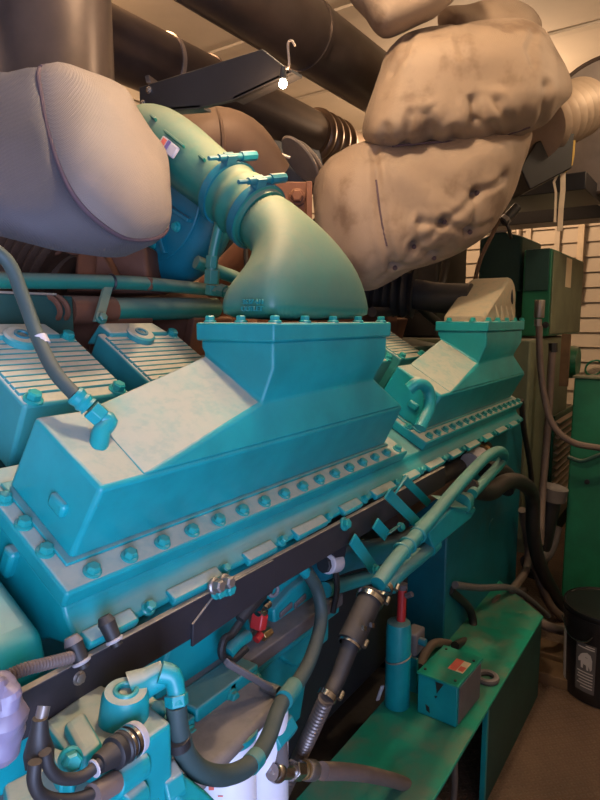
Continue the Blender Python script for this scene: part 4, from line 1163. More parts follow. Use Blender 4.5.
def lidq(s0, s1, t0, t1, mat, nm, dz):
    return build(nm, B().plate([onlid(s0, t0, dz), onlid(s1, t0, dz), onlid(s1, t1, dz), onlid(s0, t1, dz)], (0, 0, 0.0008)), mat, ld)
lidq(0.52, 0.90, 0.36, 0.72, 'sticker', 'warning_label', 0.0022)
lidq(0.52, 0.72, 0.36, 0.72, 'sticker_red', 'label_panel', 0.003)
lidq(0.74, 0.88, 0.40, 0.54, 'sticker_red', 'label_panel', 0.003)
fn_ = V((wy.y, -wy.x, 0)).normalized()
nf = -wy.normalized()
def onfront(s, zz): 
    p = A_ + ux * s; return V((p.x, p.y, 0.332 + (hz - 0.332) * zz)) + nf * 0.001
build('stencil_mark', B().plate([onfront(0.46, 0.93), onfront(0.66, 0.93), onfront(0.5, 0.66)], nf * 0.001), 'black', jb)
build('stencil_mark', B().plate([onfront(0.44, 0.58), onfront(0.52, 0.60), onfront(0.48, 0.53)], nf * 0.001), 'black', jb)
build('stencil_mark', B().plate([onfront(0.22, 0.30), onfront(0.32, 0.26), onfront(0.34, 0.12), onfront(0.25, 0.16)], nf * 0.001), 'black', jb)
build('side_plate', B().plate([B2 + ux.normalized() * 0.0005 + wy * 0.06 + V((0, 0, 0.006)), B2 + ux.normalized() * 0.0005 + wy * 0.94 + V((0, 0, 0.006)), B2 + ux.normalized() * 0.0005 + wy * 0.94 + V((0, 0, hz - 0.345)), B2 + ux.normalized() * 0.0005 + wy * 0.06 + V((0, 0, hz - 0.345))], ux.normalized() * 0.002), 'grease', jb)
# greasy gland beside the box
gl = pt(487, 678, Z=0.338)
g2 = build('cable_grommet', B().torus((gl.x, gl.y, 0.340), (0, 0, 1), 0.028, 0.010, 24, 8), 'grease', None); tag(g2, 'greasy round grommet on the skid shelf right of the teal box', 'grommet')

# teal canister with red sight tube
cy = pt(396, 702, X=1.50)
cn = thing('canister', 'upright teal steel canister with wire handle behind the junction box', 'canister', (1.50, cy.y, cy.z))
ctz = pt(399, 622, X=1.50).z
cxy = V((1.50, pt(398, 660, X=1.50).y, 0))
build('shell', B().lathe((1.50, cxy.y, 0.30), (0, 0, 1), [(0.034, 0), (0.036, 0.01), (0.036, ctz - 0.32), (0.033, ctz - 0.30), (0.02, ctz - 0.296)], 32), 'teal_clean', cn)
tz0, tz1 = ctz, pt(400, 588, X=1.50).z
build('sight_tube', B().cyl((1.505, cxy.y - 0.004, tz0 - 0.01), (1.51, cxy.y - 0.004, tz1), 0.0125, n=20), 'red', cn)
build('sight_cap', B().cyl((1.51, cxy.y - 0.004, tz1 - 0.006), (1.51, cxy.y - 0.004, tz1 + 0.010), 0.014, n=20), 'grease', cn)
build('wire_clip', B().torus((1.50, cxy.y, pt(398, 657, X=1.5).z), (-0.1, 0.3, 1), 0.038, 0.0025, 32, 6), 'silver', cn)
build('valve', B().cyl(pt(406, 596, X=1.50), pt(412, 594, X=1.50), 0.008, n=10), 'grease', cn)
build('tag', B().obox(pt(380, 693, X=1.48), (0.1, 0.3, -0.9), (0.8, -0.5, 0), (0.5, 0.8, 0.1), 0.03, 0.006, 0.003), 'offwhite', cn, 0.002)
cv = thing('support_bracket', 'dusty teal bracket plate standing between the canister and junction box', 'bracket', (1.56, 0.65, 0.33))
build('upright', B().plate([pt(407, 655, X=1.58), pt(417, 660, X=1.58), pt(417, 706, X=1.58), pt(407, 700, X=1.58)], (0.012, 0, 0)), 'teal_clean', cv, 0.002)
build('valve_block', B().obox(pt(414, 640, X=1.58), (1, 0, 0), (0, 1, 0), (0, 0, 1), 0.035, 0.022, 0.035), 'grease', cv, 0.008)
build('knob', B().cyl(pt(418, 640, X=1.57), pt(426, 643, X=1.57), 0.012, n=12), 'teal_deep', cv, 0.002)

# hoses over the shelf
for lab, P_, r, mat in (
    ('brown hose curling from the junction box over the green shelf', [(420, 668, .672, 0), (425, 654, .69, 0), (436, 643, .70, 0), (458, 645, .69, 0), (477, 645, .66, 0), (488, 630, .65, 0), (492, 607, .66, 0), (504, 595, .66, 0), (525, 590, .68, 0)], 0.0145, 'conduit'),
    ('black hose loop hanging behind the teal junction box', [(450, 590, .70, .55), (470, 610, .68, .5), (472, 635, .66, .42), (455, 646, .66, .42)], 0.015, 'rubber'),
    ('grey brown hose crossing from the flywheel plate to the aisle', [(455, 585, .68, .6), (480, 588, .66, .6), (510, 588, .62, .55), (530, 600, .58, .5), (548, 616, .55, .4)], 0.013, 'greyhose')):
    tube_thing('coolant_hose', lab, 'hose', [pt(x, y, Y=yy) for x, y, yy, z in P_], r, mat, 'hose')
# thick black hoses by the flywheel plate
for lab, P_, r, mat in (
    ('thick black hose bending over beside the blue flywheel plate', [(468, 488, .60), (490, 492, .60), (505, 482, .60), (520, 482, .60), (532, 495, .60), (533, 530, .60), (540, 565, .58), (556, 596, .55), (570, 616, .50)], 0.030, 'rubber'),
    ('black hose arching above the blue flywheel plate', [(485, 470, .64), (500, 470, .64), (510, 480, .64), (506, 490, .64)], 0.030, 'rubber'),
    ('thin black cable down the far end of the housing', [(521, 400, .66), (524, 430, .66), (530, 465, .66), (533, 500, .66)], 0.012, 'rubber'),
    ('brown hose bowing beside the thick black hose', [(522, 510, .66), (528, 548, .66), (526, 570, .64), (512, 590, .62)], 0.017, 'conduit'),
    ('brown hose reaching the floor near the black bucket', [(533, 560, .64), (545, 595, .58), (556, 612, .54), (575, 626, .48)], 0.020, 'conduit'),
    ('lowest brown hose lying behind the black bucket', [(520, 600, .62), (540, 622, .52), (560, 630, .46), (580, 632, .44)], 0.020, 'conduit')):
    tube_thing('hose', lab, 'hose', [pt(x, y, Y=yy) for x, y, yy in P_], r, mat, 'hose')
b = B()
for k in range(3): b.box(2.75 + 0.0 * k, 3.0, 0.66, 0.95, 0.0 + 0.14 * k, 0.12 + 0.14 * k)
vb = thing('floor_valves', 'dark valves and fittings in shade left of the plain green cabinet', 'valve', (2.95, 0.62, 0))
build('valve_body', B().cyl((2.98, 0.66, 0.20), (2.98, 0.60, 0.62), 0.05, n=16), 'black', vb)
build('flange', B().cyl((2.98, 0.60, 0.60), (2.98, 0.59, 0.66), 0.065, n=20), 'grease', vb)
build('elbow', B().tube([(2.86, 0.66, 0.30), (3.0, 0.62, 0.33), (3.05, 0.60, 0.45)], 0.045, 14), 'grease', vb)

# ------------------------------------------------------------------ bucket and plank
bc = pt(601, 690, Z=0.0)
bc = V((2.205, 0.262, 0)) if False else bc
bu = thing('bucket', 'black plastic bucket with printed label on the tread plate floor', 'bucket', bc)
hb = 0.355
build('shell', B().lathe(bc, (0, 0, 1), [(0.134, 0.0), (0.138, 0.004), (0.149, 0.30), (0.153, 0.302), (0.153, 0.335), (0.150, 0.335), (0.150, hb)], 56), 'bucketblack', bu)
build('lid', B().lathe(bc + V((0, 0, hb - 0.012)), (0, 0, 1), [(0.154, 0), (0.156, 0.006), (0.154, 0.016), (0.146, 0.017), (0.142, 0.009), (0.01, 0.010)], 56), 'bucketblack', bu)
def cyl_patch(a0, a1, z0, z1, lift, n=10):
    b = B(); th = 0.0008
    def R_(z): return 0.138 + 0.011 * (z - 0.004) / 0.296 + lift
    prev = None; rings = []
    for k in range(n + 1):
        a = a0 + (a1 - a0) * k / n
        d = V((math.cos(a), math.sin(a), 0))
        rings.append([bc + d * R_(z0) + V((0, 0, z0)), bc + d * (R_(z0) + th) + V((0, 0, z0)), bc + d * (R_(z1) + th) + V((0, 0, z1)), bc + d * R_(z1) + V((0, 0, z1))])
    b.loft(rings); return b
av = math.atan2(-bc.y, -bc.x)      # direction from bucket to camera
la0, la1 = av - 0.68, av - 0.16
lab_ = build('printed_label', cyl_patch(la0, la1, 0.05, 0.245, 0.0006), 'labelgrey', bu)
# white beast silhouette and text rows on the label
def lpos(s, z, lift=0.002):
    a = la1 + (la0 - la1) * s; d = V((math.cos(a), math.sin(a), 0))
    return bc + d * (0.138 + 0.011 * (z - 0.004) / 0.296 + lift) + V((0, 0, z)), d
bear = [(0.16, 0.150), (0.16, 0.185), (0.24, 0.205), (0.42, 0.212), (0.62, 0.205), (0.74, 0.198), (0.86, 0.180), (0.84, 0.168), (0.72, 0.172), (0.70, 0.145), (0.60, 0.145), (0.58, 0.162), (0.44, 0.160), (0.42, 0.142), (0.33, 0.142), (0.32, 0.160), (0.26, 0.150), (0.24, 0.142)]
P_ = [lpos(s, z)[0] for s, z in bear]
build('animal_emblem', B().plate(P_, lpos(0.5, 0.17)[1] * 0.001), 'labelwhite', bu)
for z, s0, s1 in ((0.235, 0.08, 0.5), (0.226, 0.08, 0.9), (0.128, 0.1, 0.9), (0.116, 0.1, 0.85), (0.104, 0.1, 0.9), (0.092, 0.1, 0.8), (0.080, 0.1, 0.9), (0.068, 0.1, 0.7)):
    build('print_line', cyl_patch(la1 + (la0 - la1) * s1, la1 + (la0 - la1) * s0, z, z + 0.004, 0.0016), 'labelwhite', bu)
build('side_label', cyl_patch(av - 1.36, av - 1.12, 0.04, 0.25, 0.0006), 'labelwhite', bu)
hl = [lpos(0.18, 0.285, 0.006)[0], lpos(0.4, 0.262, 0.010)[0], lpos(0.75, 0.25, 0.010)[0], lpos(1.4, 0.25, 0.010)[0], lpos(2.6, 0.28, 0.008)[0]]
build('wire_handle', B().tube(hl, 0.0022, 8), 'chrome', bu)
wd = pt(545, 660, Z=0.03)
wk = thing('timber_plank', 'short raw timber plank lying on the floor beyond the skid corner', 'plank', (wd.x, wd.y, 0))
build('board', B().box(2.40, 2.52, 0.30, 0.70, 0.0, 0.045), 'wood', wk, 0.004)
build('board', B().box(2.56, 2.68, 0.32, 0.70, 0.0, 0.045), 'wood', wk, 0.004)

# ------------------------------------------------------------------ middle: straps, teal tube run, black hose
YS = 0.60
for i, (lab, P_) in enumerate((
    ('teal steel strap bracket at left, bolted to the black bar', [(353, 540), (373, 568)]),
    ('small angled teal strap bracket right of the first', [(376, 524), (386, 535), (398, 526)]),
    ('large open teal strap loop under the far housing gasket', [(388, 494), (418, 524)]))):
    t = thing('strap_bracket', lab, 'bracket', pt(*P_[-1], Y=YS), 'teal strap brackets below the bar')
    pp = [pt(x, y, Y=YS - 0.01 * i) for x, y in P_]
    for j, (a, c) in enumerate(zip(pp[:-1], pp[1:])):
        d = (c - a)
        build('strap', B().obox((a + c) / 2, d, V((0.6, -0.2, 0.75)) if j == 0 else V((0.2, -0.8, 0.6)), V((0.3, 0.95, 0.1)), d.length / 2 + 0.004, 0.013, 0.003), 'teal_clean', t, 0.001)
    build('bolt', B().bolt(pp[-1] + V((-0.004, -0.008, 0)), (-0.2, -0.9, 0.3), 0.008, 0.01), 'teal_bolt', t)
    if i == 2:
        for (x0, y0, x1, y1, dy) in ((404, 479, 428, 503, 0.035), (398, 489, 405, 480, 0.0)):
            a, c = pt(x0, y0, Y=YS - 0.02 + dy), pt(x1, y1, Y=YS - 0.02 + dy)
            build('strap', B().obox((a + c) / 2, c - a, V((0.6, -0.2, 0.75)), V((0.3, 0.95, 0.1)), (c - a).length / 2 + 0.004, 0.011, 0.003), 'teal_clean', t, 0.001)
# dark pipes behind the straps
for lab, P_, r, mat in (
    ('fat dark teal pipe under the black bar behind the strap', [(320, 566), (350, 556), (390, 548), (430, 530)], 0.034, 'teal_deep'),
    ('slim dusty teal pipe crossing below the black bar', [(325, 590), (350, 582), (372, 576), (395, 568)], 0.018, 'teal_tube'),
    ('rusty dark pipe under the far housing', [(390, 520), (420, 500), (450, 478), (480, 455)], 0.026, 'brown'),
    ('black pipe below the far manifold ledge', [(400, 500), (430, 482), (460, 466), (485, 448)], 0.03, 'rubber')):
    tube_thing('oil_pipe', lab, 'pipe', [pt(x, y, Y=0.69) for x, y in P_], r, mat, 'pipe', 18)
t = thing('pipe_coupling', 'purple grey coupling sleeve under the far end of the housing', 'coupling', pt(478, 460, Y=0.65))
a, c = pt(470, 463, Y=0.65), pt(486, 450, Y=0.65)
build('sleeve', B().lathe(a, c - a, [(0.034, 0), (0.036, 0.01), (0.036, 0.08), (0.034, 0.09)], 24), 'offwhite', t)
build('clamp_band', B().lathe(a + (c - a) * 0.6, c - a, [(0.036, 0), (0.039, 0.0), (0.039, 0.02), (0.036, 0.02)], 24), 'brass', t)
# bent teal return tube
YT = 0.54
rt_ = thing('return_tube', 'bent teal steel tube looping over the valve box by the flywheel plate', 'pipe', pt(440, 530, Y=YT))
build('tube', B().tube([pt(x, y, Y=yy) for x, y, yy in ((472, 494, .58), (486, 479, .585), (499, 465, .59), (504, 456, .58), (500, 451, .565), (491, 454, .555), (480, 463, .55), (455, 490, .545), (430, 520, .54), (410, 543, .535), (394, 562, .53), (378, 584, .53))], 0.0165, 16), 'teal_tube', rt_)
for f, (x, y) in enumerate(((408, 545), (402, 551), (418, 535))):
    build('union_ring', B().torus(pt(x, y, Y=0.536), pt(410, 543, Y=.54) - pt(394, 562, Y=.54), 0.0175, 0.004, 24, 8), 'teal_tube', rt_)
t2_ = thing('drain_tube', 'shorter teal tube with grey end alongside the bent return tube', 'pipe', pt(410, 565, Y=0.55))
build('tube', B().tube([pt(x, y, Y=0.555) for x, y in ((432, 545), (420, 556), (405, 568), (392, 580), (388, 590))], 0.018, 16), 'teal_tube', t2_)
build('end_cap', B().cyl(pt(428, 549, Y=0.553), pt(434, 543, Y=0.553), 0.021, n=16), 'teal_bolt', t2_)
vx = thing('valve_box', 'teal boxy valve housing below the bent return tube', 'valve', pt(450, 545, Y=0.57))
q = [pt(428, 533, Y=0.53), pt(453, 507, Y=0.53), pt(477, 509, Y=0.53), pt(471, 519, Y=0.53), pt(434, 549, Y=0.53)]
build('box_body', B().plate(q, (0.015, 0.045, 0.008)), 'teal_clean', vx, 0.005)
a, c = pt(462, 503, Y=0.55), pt(474, 494, Y=0.56)
build('outlet', B().lathe(a, c - a, [(0.030, -0.02), (0.030, 0.01), (0.022, 0.03), (0.019, 0.06)], 24), 'teal_tube', vx)
build('flange_lip', B().plate([pt(450, 507, Y=0.525), pt(476, 508, Y=0.525), pt(474, 514, Y=0.525), pt(468, 513, Y=0.525)], (0.01, 0.06, 0.02)), 'teal_tube', vx, 0.003)
# wide black hose with steel clamps then flexible conduit
YH = 0.54
bh = thing('radiator_hose', 'wide black rubber hose with bright steel clamps slanting down the engine side', 'hose', pt(345, 655, Y=YH))
build('hose', B().tube([pt(373, 594, Y=YH), pt(366, 608, Y=YH), pt(358, 625, Y=YH), pt(350, 642, Y=YH)], 0.0255, 20), 'rubber', bh)
build('lower_sleeve', B().tube([pt(352, 640, Y=YH), pt(344, 662, Y=YH), pt(337, 680, Y=YH), pt(328, 697, Y=YH)], [0.018, 0.016, 0.015, 0.0135], 18), 'rubber', bh)
for (x, y, r, dx, dy) in ((370, 599, 0.0265, -7, 14), (384, 587, 0.018, -7, 12), (350, 643, 0.0205, -7, 15), (327, 696, 0.0155, -7, 14), (357, 625, 0.0315, -7, 15)):
    if y == 625: continue
    c = pt(x, y, Y=YH); ax = pt(x + dx, y + dy, Y=YH) - c
    cl = build('hose_clamp', B().lathe(c - ax.normalized() * 0.005, ax, [(r, 0), (r + 0.0025, 0), (r + 0.0025, 0.010), (r, 0.010)], 28, False, False), 'chrome', bh)
    build('clamp_screw', B().cyl(c + V((0.012, -r - 0.004, -0.006)), c + V((0.026, -r - 0.002, 0.0)), 0.005, n=8), 'chrome', cl)
for (x, y) in ((364, 628), (372, 625)):
    build('clip', B().obox(pt(x, y, Y=YH - 0.03), (1, 0, -0.5), (0, 0, 1), (0, 1, 0), 0.006, 0.005, 0.003), 'chrome', bh)
fx = thing('flexible_conduit', 'ribbed steel flexible conduit running down below the black hose', 'conduit', pt(300, 740, Y=YH))
build('ribbed_tube', B().bellows([pt(326, 699, Y=YH), pt(313, 728, Y=0.57), pt(298, 760, Y=0.61), pt(272, 815, Y=0.66)], 0.0125, 0.0030, 0.0090, 18), 'conduit_steel', fx, sharp=15)
# lilac sensor below the bar
ls = thing('pressure_sensor', 'pale lilac pressure sensor with lead under the black bar', 'sensor', pt(332, 575, Y=0.66))
build('sensor_body', B().cyl(pt(327, 564, Y=0.655), pt(337, 562, Y=0.655), 0.022, n=20), 'offwhite', ls, 0.003)
build('sensor_cap', B().cyl(pt(323, 565, Y=0.66), pt(328, 564, Y=0.66), 0.018, n=8), 'black', ls, 0.002)
build('lead', B().tube([pt(336, 572, Y=0.65), pt(337, 590, Y=0.65), pt(333, 612, Y=0.66)], 0.007, 8), 'rubber', ls)
build('bracket', B().plate([pt(330, 548, Y=0.64), pt(348, 540, Y=0.64), pt(345, 556, Y=0.64), pt(340, 565, Y=0.64)], (0, 0.006, 0)), 'blackbar', ls)

# red connectors in the recess left of the cooler cover
rc = thing('fuel_sensor', 'red and black sensor connectors clustered left of the cooler cover', 'sensor', pt(258, 630, Y=0.70))
build('connector', B().obox(pt(259, 621, Y=0.695), (0.3, 0, 1), (1, 0, -0.3), (0, 1, 0), 0.016, 0.011, 0.014), 'red', rc, 0.004)
build('connector', B().cyl(pt(256, 640, Y=0.69), pt(261, 634, Y=0.69), 0.008, n=12), 'red', rc)
build('white_plug', B().cyl(pt(257, 612, Y=0.69), pt(268, 603, Y=0.69), 0.010, n=14).cyl(pt(259, 607, Y=0.685), pt(264, 612, Y=0.685), 0.009, n=14), 'chrome', rc)
build('brass_nut', B().cyl(pt(262, 637, Y=0.69), pt(270, 631, Y=0.69), 0.010, n=6), 'brass', rc, 0.001)
build('lead', B().tube([pt(x, y, Y=0.68) for x, y in ((270, 590, ), (258, 598), (243, 618), (232, 634), (224, 640), (222, 655), (232, 660), (246, 648))], 0.0075, 10), 'rubber', rc)
build('boot', B().tube([pt(x, y, Y=0.675) for x, y in ((262, 594), (250, 606), (240, 620))], [0.012, 0.014, 0.010], 14), 'rubber', rc)
build('eyelet', B().torus(pt(273, 590, Y=0.675), (-0.3, -0.9, 0.2), 0.011, 0.004, 20, 8), 'greyhose', rc)
build('stub', B().tube([pt(228, 653, Y=0.685), pt(238, 642, Y=0.685), pt(247, 636, Y=0.69)], 0.012, 14), 'teal_clean', rc)
build('back_plate', B().obox(pt(247, 622, Y=0.738), (1, 0, 0), (0, 0, 1), (0, 1, 0), 0.05, 0.055, 0.003), 'grease', rc)

# ------------------------------------------------------------------ lower left: fuel pump, fittings, filters
PB = 0.52
fh = thing('filter_head', 'dust caked teal filter head above the white filter cans', 'filter head', pt(230, 710, Y=0.66))
zf = pt(232, 728, Y=0.60).z
xa, xb = pt(178, 760, Y=0.60).x, pt(272, 690, Y=0.62).x
b = B().hexa([(xa, 0.555, zf - 0.016), (xb, 0.575, zf - 0.016), (xb, 0.74, zf - 0.016), (xa, 0.74, zf - 0.016)], [(xa, 0.565, zf), (xb, 0.585, zf), (xb, 0.74, zf + 0.012), (xa, 0.74, zf + 0.012)])
build('casting', b, 'grease', fh, 0.010, seg=3)
fcan = []
for i, (px, py) in enumerate(((228, 757), (262, 740))):
    c = pt(px, py, Y=0.615)
    t = thing('oil_filter', ('white oil filter can with red print, front of the pair', 'white oil filter can behind the hose, right of its twin')[i], 'filter', (c.x, c.y, c.z - 0.16), 'white oil filters under the filter head')
    zt0 = zf - 0.012
    build('can', B().lathe((c.x, c.y, zt0 - 0.25), (0, 0, 1), [(0.035, 0), (0.047, 0.012), (0.047, 0.238), (0.044, 0.248), (0.03, 0.25)], 40), 'white', t)
    build('collar', B().lathe((c.x, c.y, zt0 - 0.004), (0, 0, 1), [(0.049, -0.004), (0.051, 0.0), (0.050, 0.008)], 40), 'teal_clean', t)
    fcan.append((t, c, zt0))
def can_patch(k, px0, px1, py0, py1, mat, nm):
    t, c, z = fcan[k]
    pts_ = []
    for (x, y) in ((px0, py1), (px1, py1), (px1, py0), (px0, py0)):
        o = V((0, 0, H)); d = pt(x, y, D=1.0) - o
        A = d.x ** 2 + d.y ** 2; Bq = 2 * ((o.x - c.x) * d.x + (o.y - c.y) * d.y); Cq = (o.x - c.x) ** 2 + (o.y - c.y) ** 2 - 0.0475 ** 2
        disc = Bq * Bq - 4 * A * Cq
        if disc <= 0: return
        s = (-Bq - math.sqrt(disc)) / (2 * A); pts_.append(o + d * s)
    nn = V((pts_[0].x - c.x, pts_[0].y - c.y, 0)).normalized()
    build(nm, B().plate(pts_, nn * 0.0008), mat, t)
can_patch(0, 209, 214, 784, 790, 'sticker_red', 'red_print')
can_patch(0, 209, 221, 779.5, 781.5, 'sticker_red', 'red_print')
can_patch(0, 218, 223, 795.5, 796.5, 'sticker_red', 'red_print')
can_patch(1, 258, 266, 761, 762.2, 'sticker_red', 'red_print')
can_patch(1, 260, 264, 751, 754, 'sticker_red', 'red_print')

# teal cap nut and its fitting to the right of the filters
fe2 = thing('hose_fitting', 'bright steel hose union with teal hex cap right of the filters', 'fitting', pt(278, 770, Y=0.57))
a, c = pt(272, 738, Y=0.585), pt(284, 724, Y=0.585)
build('hex_cap', B().cyl(pt(270, 742, Y=0.585), pt(288, 722, Y=0.585), 0.024, n=6), 'teal_clean', fe2, 0.003)
build('stem', B().cyl(pt(278, 738, Y=0.58), pt(279, 765, Y=0.575), 0.016, 0.018, 14), 'grease', fe2)
build('tee', B().cyl(pt(272, 772, Y=0.57), pt(302, 770, Y=0.565), 0.014, n=14).sphere(pt(277, 772, Y=0.57), 0.018), 'chrome', fe2)
build('hex_nut', B().cyl(pt(292, 770, Y=0.565), pt(300, 770, Y=0.565), 0.018, n=6), 'chrome', fe2, 0.001)
build('brass_ring', B().cyl(pt(302, 770, Y=0.565), pt(307, 770, Y=0.565), 0.0165, n=18), 'brass', fe2)
rh = thing('drain_hose', 'brown rubber hose with steel crimp leading right from the steel union', 'hose', pt(360, 780, Y=0.56))
build('hose', B().tube([pt(322, 771, Y=0.56), pt(350, 772, Y=0.555), pt(380, 777, Y=0.55), (pt(408, 786, Y=0.545)), pt(440, 806, Y=0.54)], 0.0165, 16), 'conduit', rh)
build('crimp', B().lathe(pt(306, 770, Y=0.563), pt(328, 771, Y=0.56) - pt(306, 770, Y=0.563), [(0.017, 0), (0.0185, 0.003), (0.0185, 0.026), (0.0175, 0.028)], 20), 'steel', rh)

# big curved grey green hose
fhs = thing('fuel_hose', 'grey green fuel hose looping in front of the white filter cans', 'hose', pt(215, 778, Y=0.50))
YF = 0.52
build('hose', B().tube([pt(x, y, Y=yy) for x, y, yy in ((180, 738, .50), (187, 757, .50), (203, 772, .50), (228, 775, .505), (252, 763, .51), (268, 738, .53), (281, 704, .56), (298, 682, .58), (312, 655, .60), (321, 620, .625), (318, 592, .64), (306, 570, .65))], 0.0135, 16), 'hose', fhs)
build('upper_crimp', B().tube([pt(182, 742, Y=.50), pt(178, 725, Y=.50), pt(176, 704, Y=.50)], 0.0125, 16), 'hose', fhs)
build('crimp_ring', B().cyl(pt(179.5, 746, Y=.499), pt(178, 738, Y=.499), 0.0145, n=18), 'rubber', fhs)
build('teal_sleeve', B().cyl(pt(284, 700, Y=.559), pt(294, 686, Y=.575), 0.016, n=18), 'teal_tube', fhs)
build('teal_sleeve', B().cyl(pt(250, 765, Y=.509), pt(257, 757, Y=.514), 0.0148, n=18), 'teal_tube', fhs)
build('elbow_fitting', B().tube([pt(177, 704, Y=.50), pt(176, 690, Y=.505), pt(172, 676, Y=.51), pt(160, 672, Y=.52)], [0.013, 0.011, 0.012, 0.013], 16), 'teal_clean', fhs)
build('hex_nut', B().cyl(pt(177, 706, Y=.50), pt(176, 694, Y=.504), 0.0145, n=6), 'teal_clean', fhs, 0.001)
build('end_fitting', B().tube([pt(309, 576, Y=.65), pt(302, 568, Y=.65), pt(296, 560, Y=.66)], 0.012, 14), 'teal_clean', fhs)

# fuel pump casting
fpm = thing('fuel_pump', 'dusty teal fuel pump casting in the lower left corner', 'pump', pt(110, 780, Y=0.55))
# cylindrical cap and arm
c = pt(121, 697, Y=0.545)
cb_ = V((c.x, c.y, c.z - 0.05))
cap_ = build('cap_boss', B().lathe(cb_, (0.0, -0.15, 1), [(0.034, 0), (0.030, 0.01), (0.027, 0.055), (0.024, 0.062), (0.012, 0.063), (0.010, 0.058)], 32), 'teal', fpm)
build('cap_ring', B().torus(cb_ + V((0, -0.0095, 0.062)), (0, -0.15, 1), 0.012, 0.003, 20, 8), 'teal_bolt', cap_)
a, d = pt(132, 690, Y=0.545), pt(165, 673, Y=0.525)
build('outlet_arm', B().tube([a, a.lerp(d, 0.5), d], [0.022, 0.017, 0.0155], 18), 'teal', fpm)
# upper tray with cast pad
zt3 = pt(120, 715, Y=0.54).z
def slab(pix, Y0, th, name, mat, bev=0.006):
    z = zt3
    return build(name, B().plate([pt(x, y, Z=Y0) for x, y in pix], (0, 0, -th)), mat, fpm, bev, seg=3)
zp = cb_.z + 0.026
slab([(42, 722), (98, 682), (150, 704), (172, 722), (140, 744), (106, 764), (62, 748)], zp, 0.10, 'body', 'teal')
slab([(62, 722), (84, 708), (104, 742), (82, 758)], zp + 0.012, 0.03, 'cast_pad', 'teal', 0.008)
slab([(44, 742), (78, 752), (72, 770), (55, 765)], zp + 0.0, 0.06, 'shoulder', 'teal', 0.006)
slab([(2, 784), (48, 760), (98, 778), (92, 830), (10, 830)], zp - 0.03, 0.10, 'lower_body', 'teal', 0.006)
# block to the right with plug
q = [pt(150, 720, Y=0.52), pt(165, 708, Y=0.52), pt(174, 715, Y=0.52), pt(174, 815, Y=0.52), pt(140, 830, Y=0.52), pt(140, 740, Y=0.52)]
build('side_block', B().plate(q, (0.02, 0.09, 0)), 'teal', fpm, 0.006, seg=3)
p = pt(161, 729, Y=0.517)
build('plug', B().lathe(p, (-0.35, -0.9, 0.2), [(0.012, -0.006), (0.012, 0.004), (0.009, 0.010), (0.004, 0.012)], 20), 'black', fpm)
build('bolt', B().bolt(pt(158, 712, Y=0.53), (0, -0.4, 0.9), 0.010, 0.010), 'teal_bolt', fpm)
build('bolt', B().bolt(pt(70, 759, Y=0.51), (-0.3, -0.9, 0.3), 0.0085, 0.016), 'teal_bolt', fpm)
build('union', B().cyl(pt(157, 790, Y=0.505), pt(176, 778, Y=0.50), 0.026, n=8).cyl(pt(166, 786, Y=0.50), pt(200, 812, Y=0.49), 0.024, n=6), 'teal', fpm, 0.003)
build('stub', B().cyl(pt(110, 783, Y=0.495), pt(140, 762, Y=0.50), 0.0185, n=20), 'teal', fpm, 0.003)
build('stub', B().cyl(pt(120, 808, Y=0.49), pt(140, 790, Y=0.495), 0.0165, n=20), 'teal', fpm, 0.003)
build('web', B().plate([pt(60, 775, Y=0.53), pt(140, 735, Y=0.53), pt(140, 760, Y=0.53), pt(60, 815, Y=0.53)], (0.01, 0.03, 0)), 'teal_clean', fpm, 0.004)
# electrical plug and its leads
ep = thing('connector_plug', 'black and steel electrical connector plugged into the fuel pump', 'connector', pt(120, 750, Y=0.49))
a, c = pt(112, 755, Y=0.49), pt(137, 737, Y=0.495)
ax = c - a
build('knurled_ring', B().lathe(a, ax, [(0.014, 0), (0.017, 0.002), (0.017, 0.010), (0.0155, 0.012), (0.017, 0.014), (0.017, 0.022), (0.0155, 0.024), (0.0175, 0.026), (0.0175, ax.length)], 24), 'black', ep)
build('steel_band', B().lathe(a.lerp(c, 0.45), ax, [(0.0165, 0), (0.018, 0), (0.018, 0.003), (0.0165, 0.003)], 24).lathe(a.lerp(c, 0.65), ax, [(0.0165, 0), (0.0182, 0), (0.0182, 0.004), (0.0165, 0.004)], 24), 'chrome', ep)
build('end_cap', B().lathe(a.lerp(c, 0.78), ax, [(0.0165, 0), (0.0185, 0.001), (0.0175, 0.009), (0.014, 0.011)], 24), 'offwhite', ep)
build('boot', B().cyl(pt(98, 764, Y=0.487), pt(113, 754, Y=0.49), 0.010, 0.0135, 18), 'rubber', ep)
build('lead', B().tube([pt(x, y, Y=0.485) for x, y in ((45, 752), (49, 767), (58, 777), (72, 779), (85, 775), (100, 763))], 0.0058, 12), 'rubber', ep)
build('white_tie', B().cyl(pt(93.5, 769, Y=0.485), pt(95, 768, Y=0.485), 0.009, n=14), 'offwhite', ep)
ep2 = thing('wire_boot', 'tapered black rubber boot with two leads hanging below the bar', 'boot', pt(38, 760, Y=0.50))
build('boot', B().tube([pt(40, 718, Y=0.50), pt(39, 736, Y=0.50), pt(39, 752, Y=0.50), pt(40, 766, Y=0.495)], [0.0070, 0.0095, 0.0140, 0.0130], 16), 'rubber', ep2)
build('stem', B().cyl(pt(44, 706, Y=0.505), pt(39, 728, Y=0.50), 0.006, n=12), 'steel', ep2)
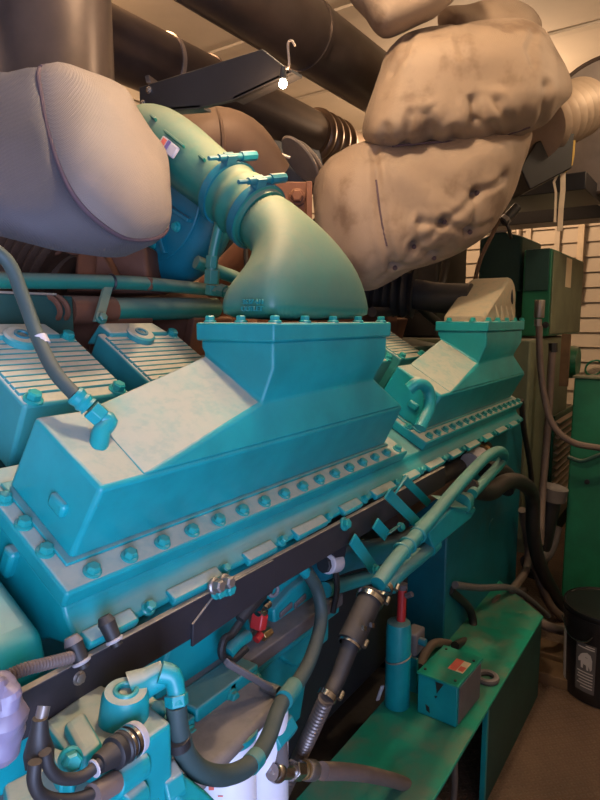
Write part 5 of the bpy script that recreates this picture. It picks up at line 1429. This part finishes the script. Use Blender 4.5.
build('lead', B().tube([pt(x, y, Y=0.48) for x, y in ((35, 762), (34, 780), (40, 794), (56, 800), (78, 799), (100, 790))], 0.0062, 12), 'rubber', ep2)
build('plug_end', B().cyl(pt(92, 796, Y=0.478), pt(115, 782, Y=0.485), 0.0115, n=14), 'conduit', ep2)

# ------------------------------------------------------------------ lights
def point(name, loc, col, e, r):
    l = bpy.data.lights.new(name, 'POINT'); l.energy = e; l.color = col; l.shadow_soft_size = r
    o = bpy.data.objects.new(name, l); COL.objects.link(o); o.location = loc
    return o
WARM = (1.0, 0.60, 0.30)
point('bulb_light', LP + V((0, 0, -0.03)), WARM, 4, 0.02)
def area(name, loc, rot, sx, sy, col, e):
    l = bpy.data.lights.new(name, 'AREA'); l.shape = 'RECTANGLE'; l.size = sx; l.size_y = sy; l.energy = e; l.color = col
    o = bpy.data.objects.new(name, l); COL.objects.link(o); o.location = loc; o.rotation_euler = rot
    return o
area('doorway_daylight', ((DX0 + DX1) / 2, YN - 0.06, DZ / 2), (math.radians(90), 0, 0), DX1 - DX0, DZ, (0.50, 0.60, 1.0), 98)
point('ceiling_lamp', (1.02, 0.60, 2.72), (1.0, 0.75, 0.48), 62, 0.06)
point('aisle_fill', (2.3, -0.35, 2.7), (1.0, 0.77, 0.52), 26, 0.08)  # added fill light, brightens the skid shelf and alternator side
point('far_fill', (3.7, 1.3, 2.55), (1.0, 0.68, 0.42), 55, 0.10)  # fill light added to brighten the end wall
point('warm_light_back', (1.2, 2.0, 2.6), (1.0, 0.62, 0.34), 30, 0.10)  # unseen warm point light near the back wall, no fixture
wd_ = bpy.data.worlds.new('world'); SC.world = wd_; wd_.use_nodes = True
wd_.node_tree.nodes['Background'].inputs[0].default_value = (0.62, 0.78, 1.0, 1)
wd_.node_tree.nodes['Background'].inputs[1].default_value = 1.0

bpy.data.objects['doorway_daylight'].data.spread = math.radians(122)
SC.view_settings.view_transform = 'Standard'
SC.view_settings.look = 'None'
SC.view_settings.gamma = 1.0
SC.view_settings.use_curve_mapping = False
SC.view_settings.exposure = 0.0
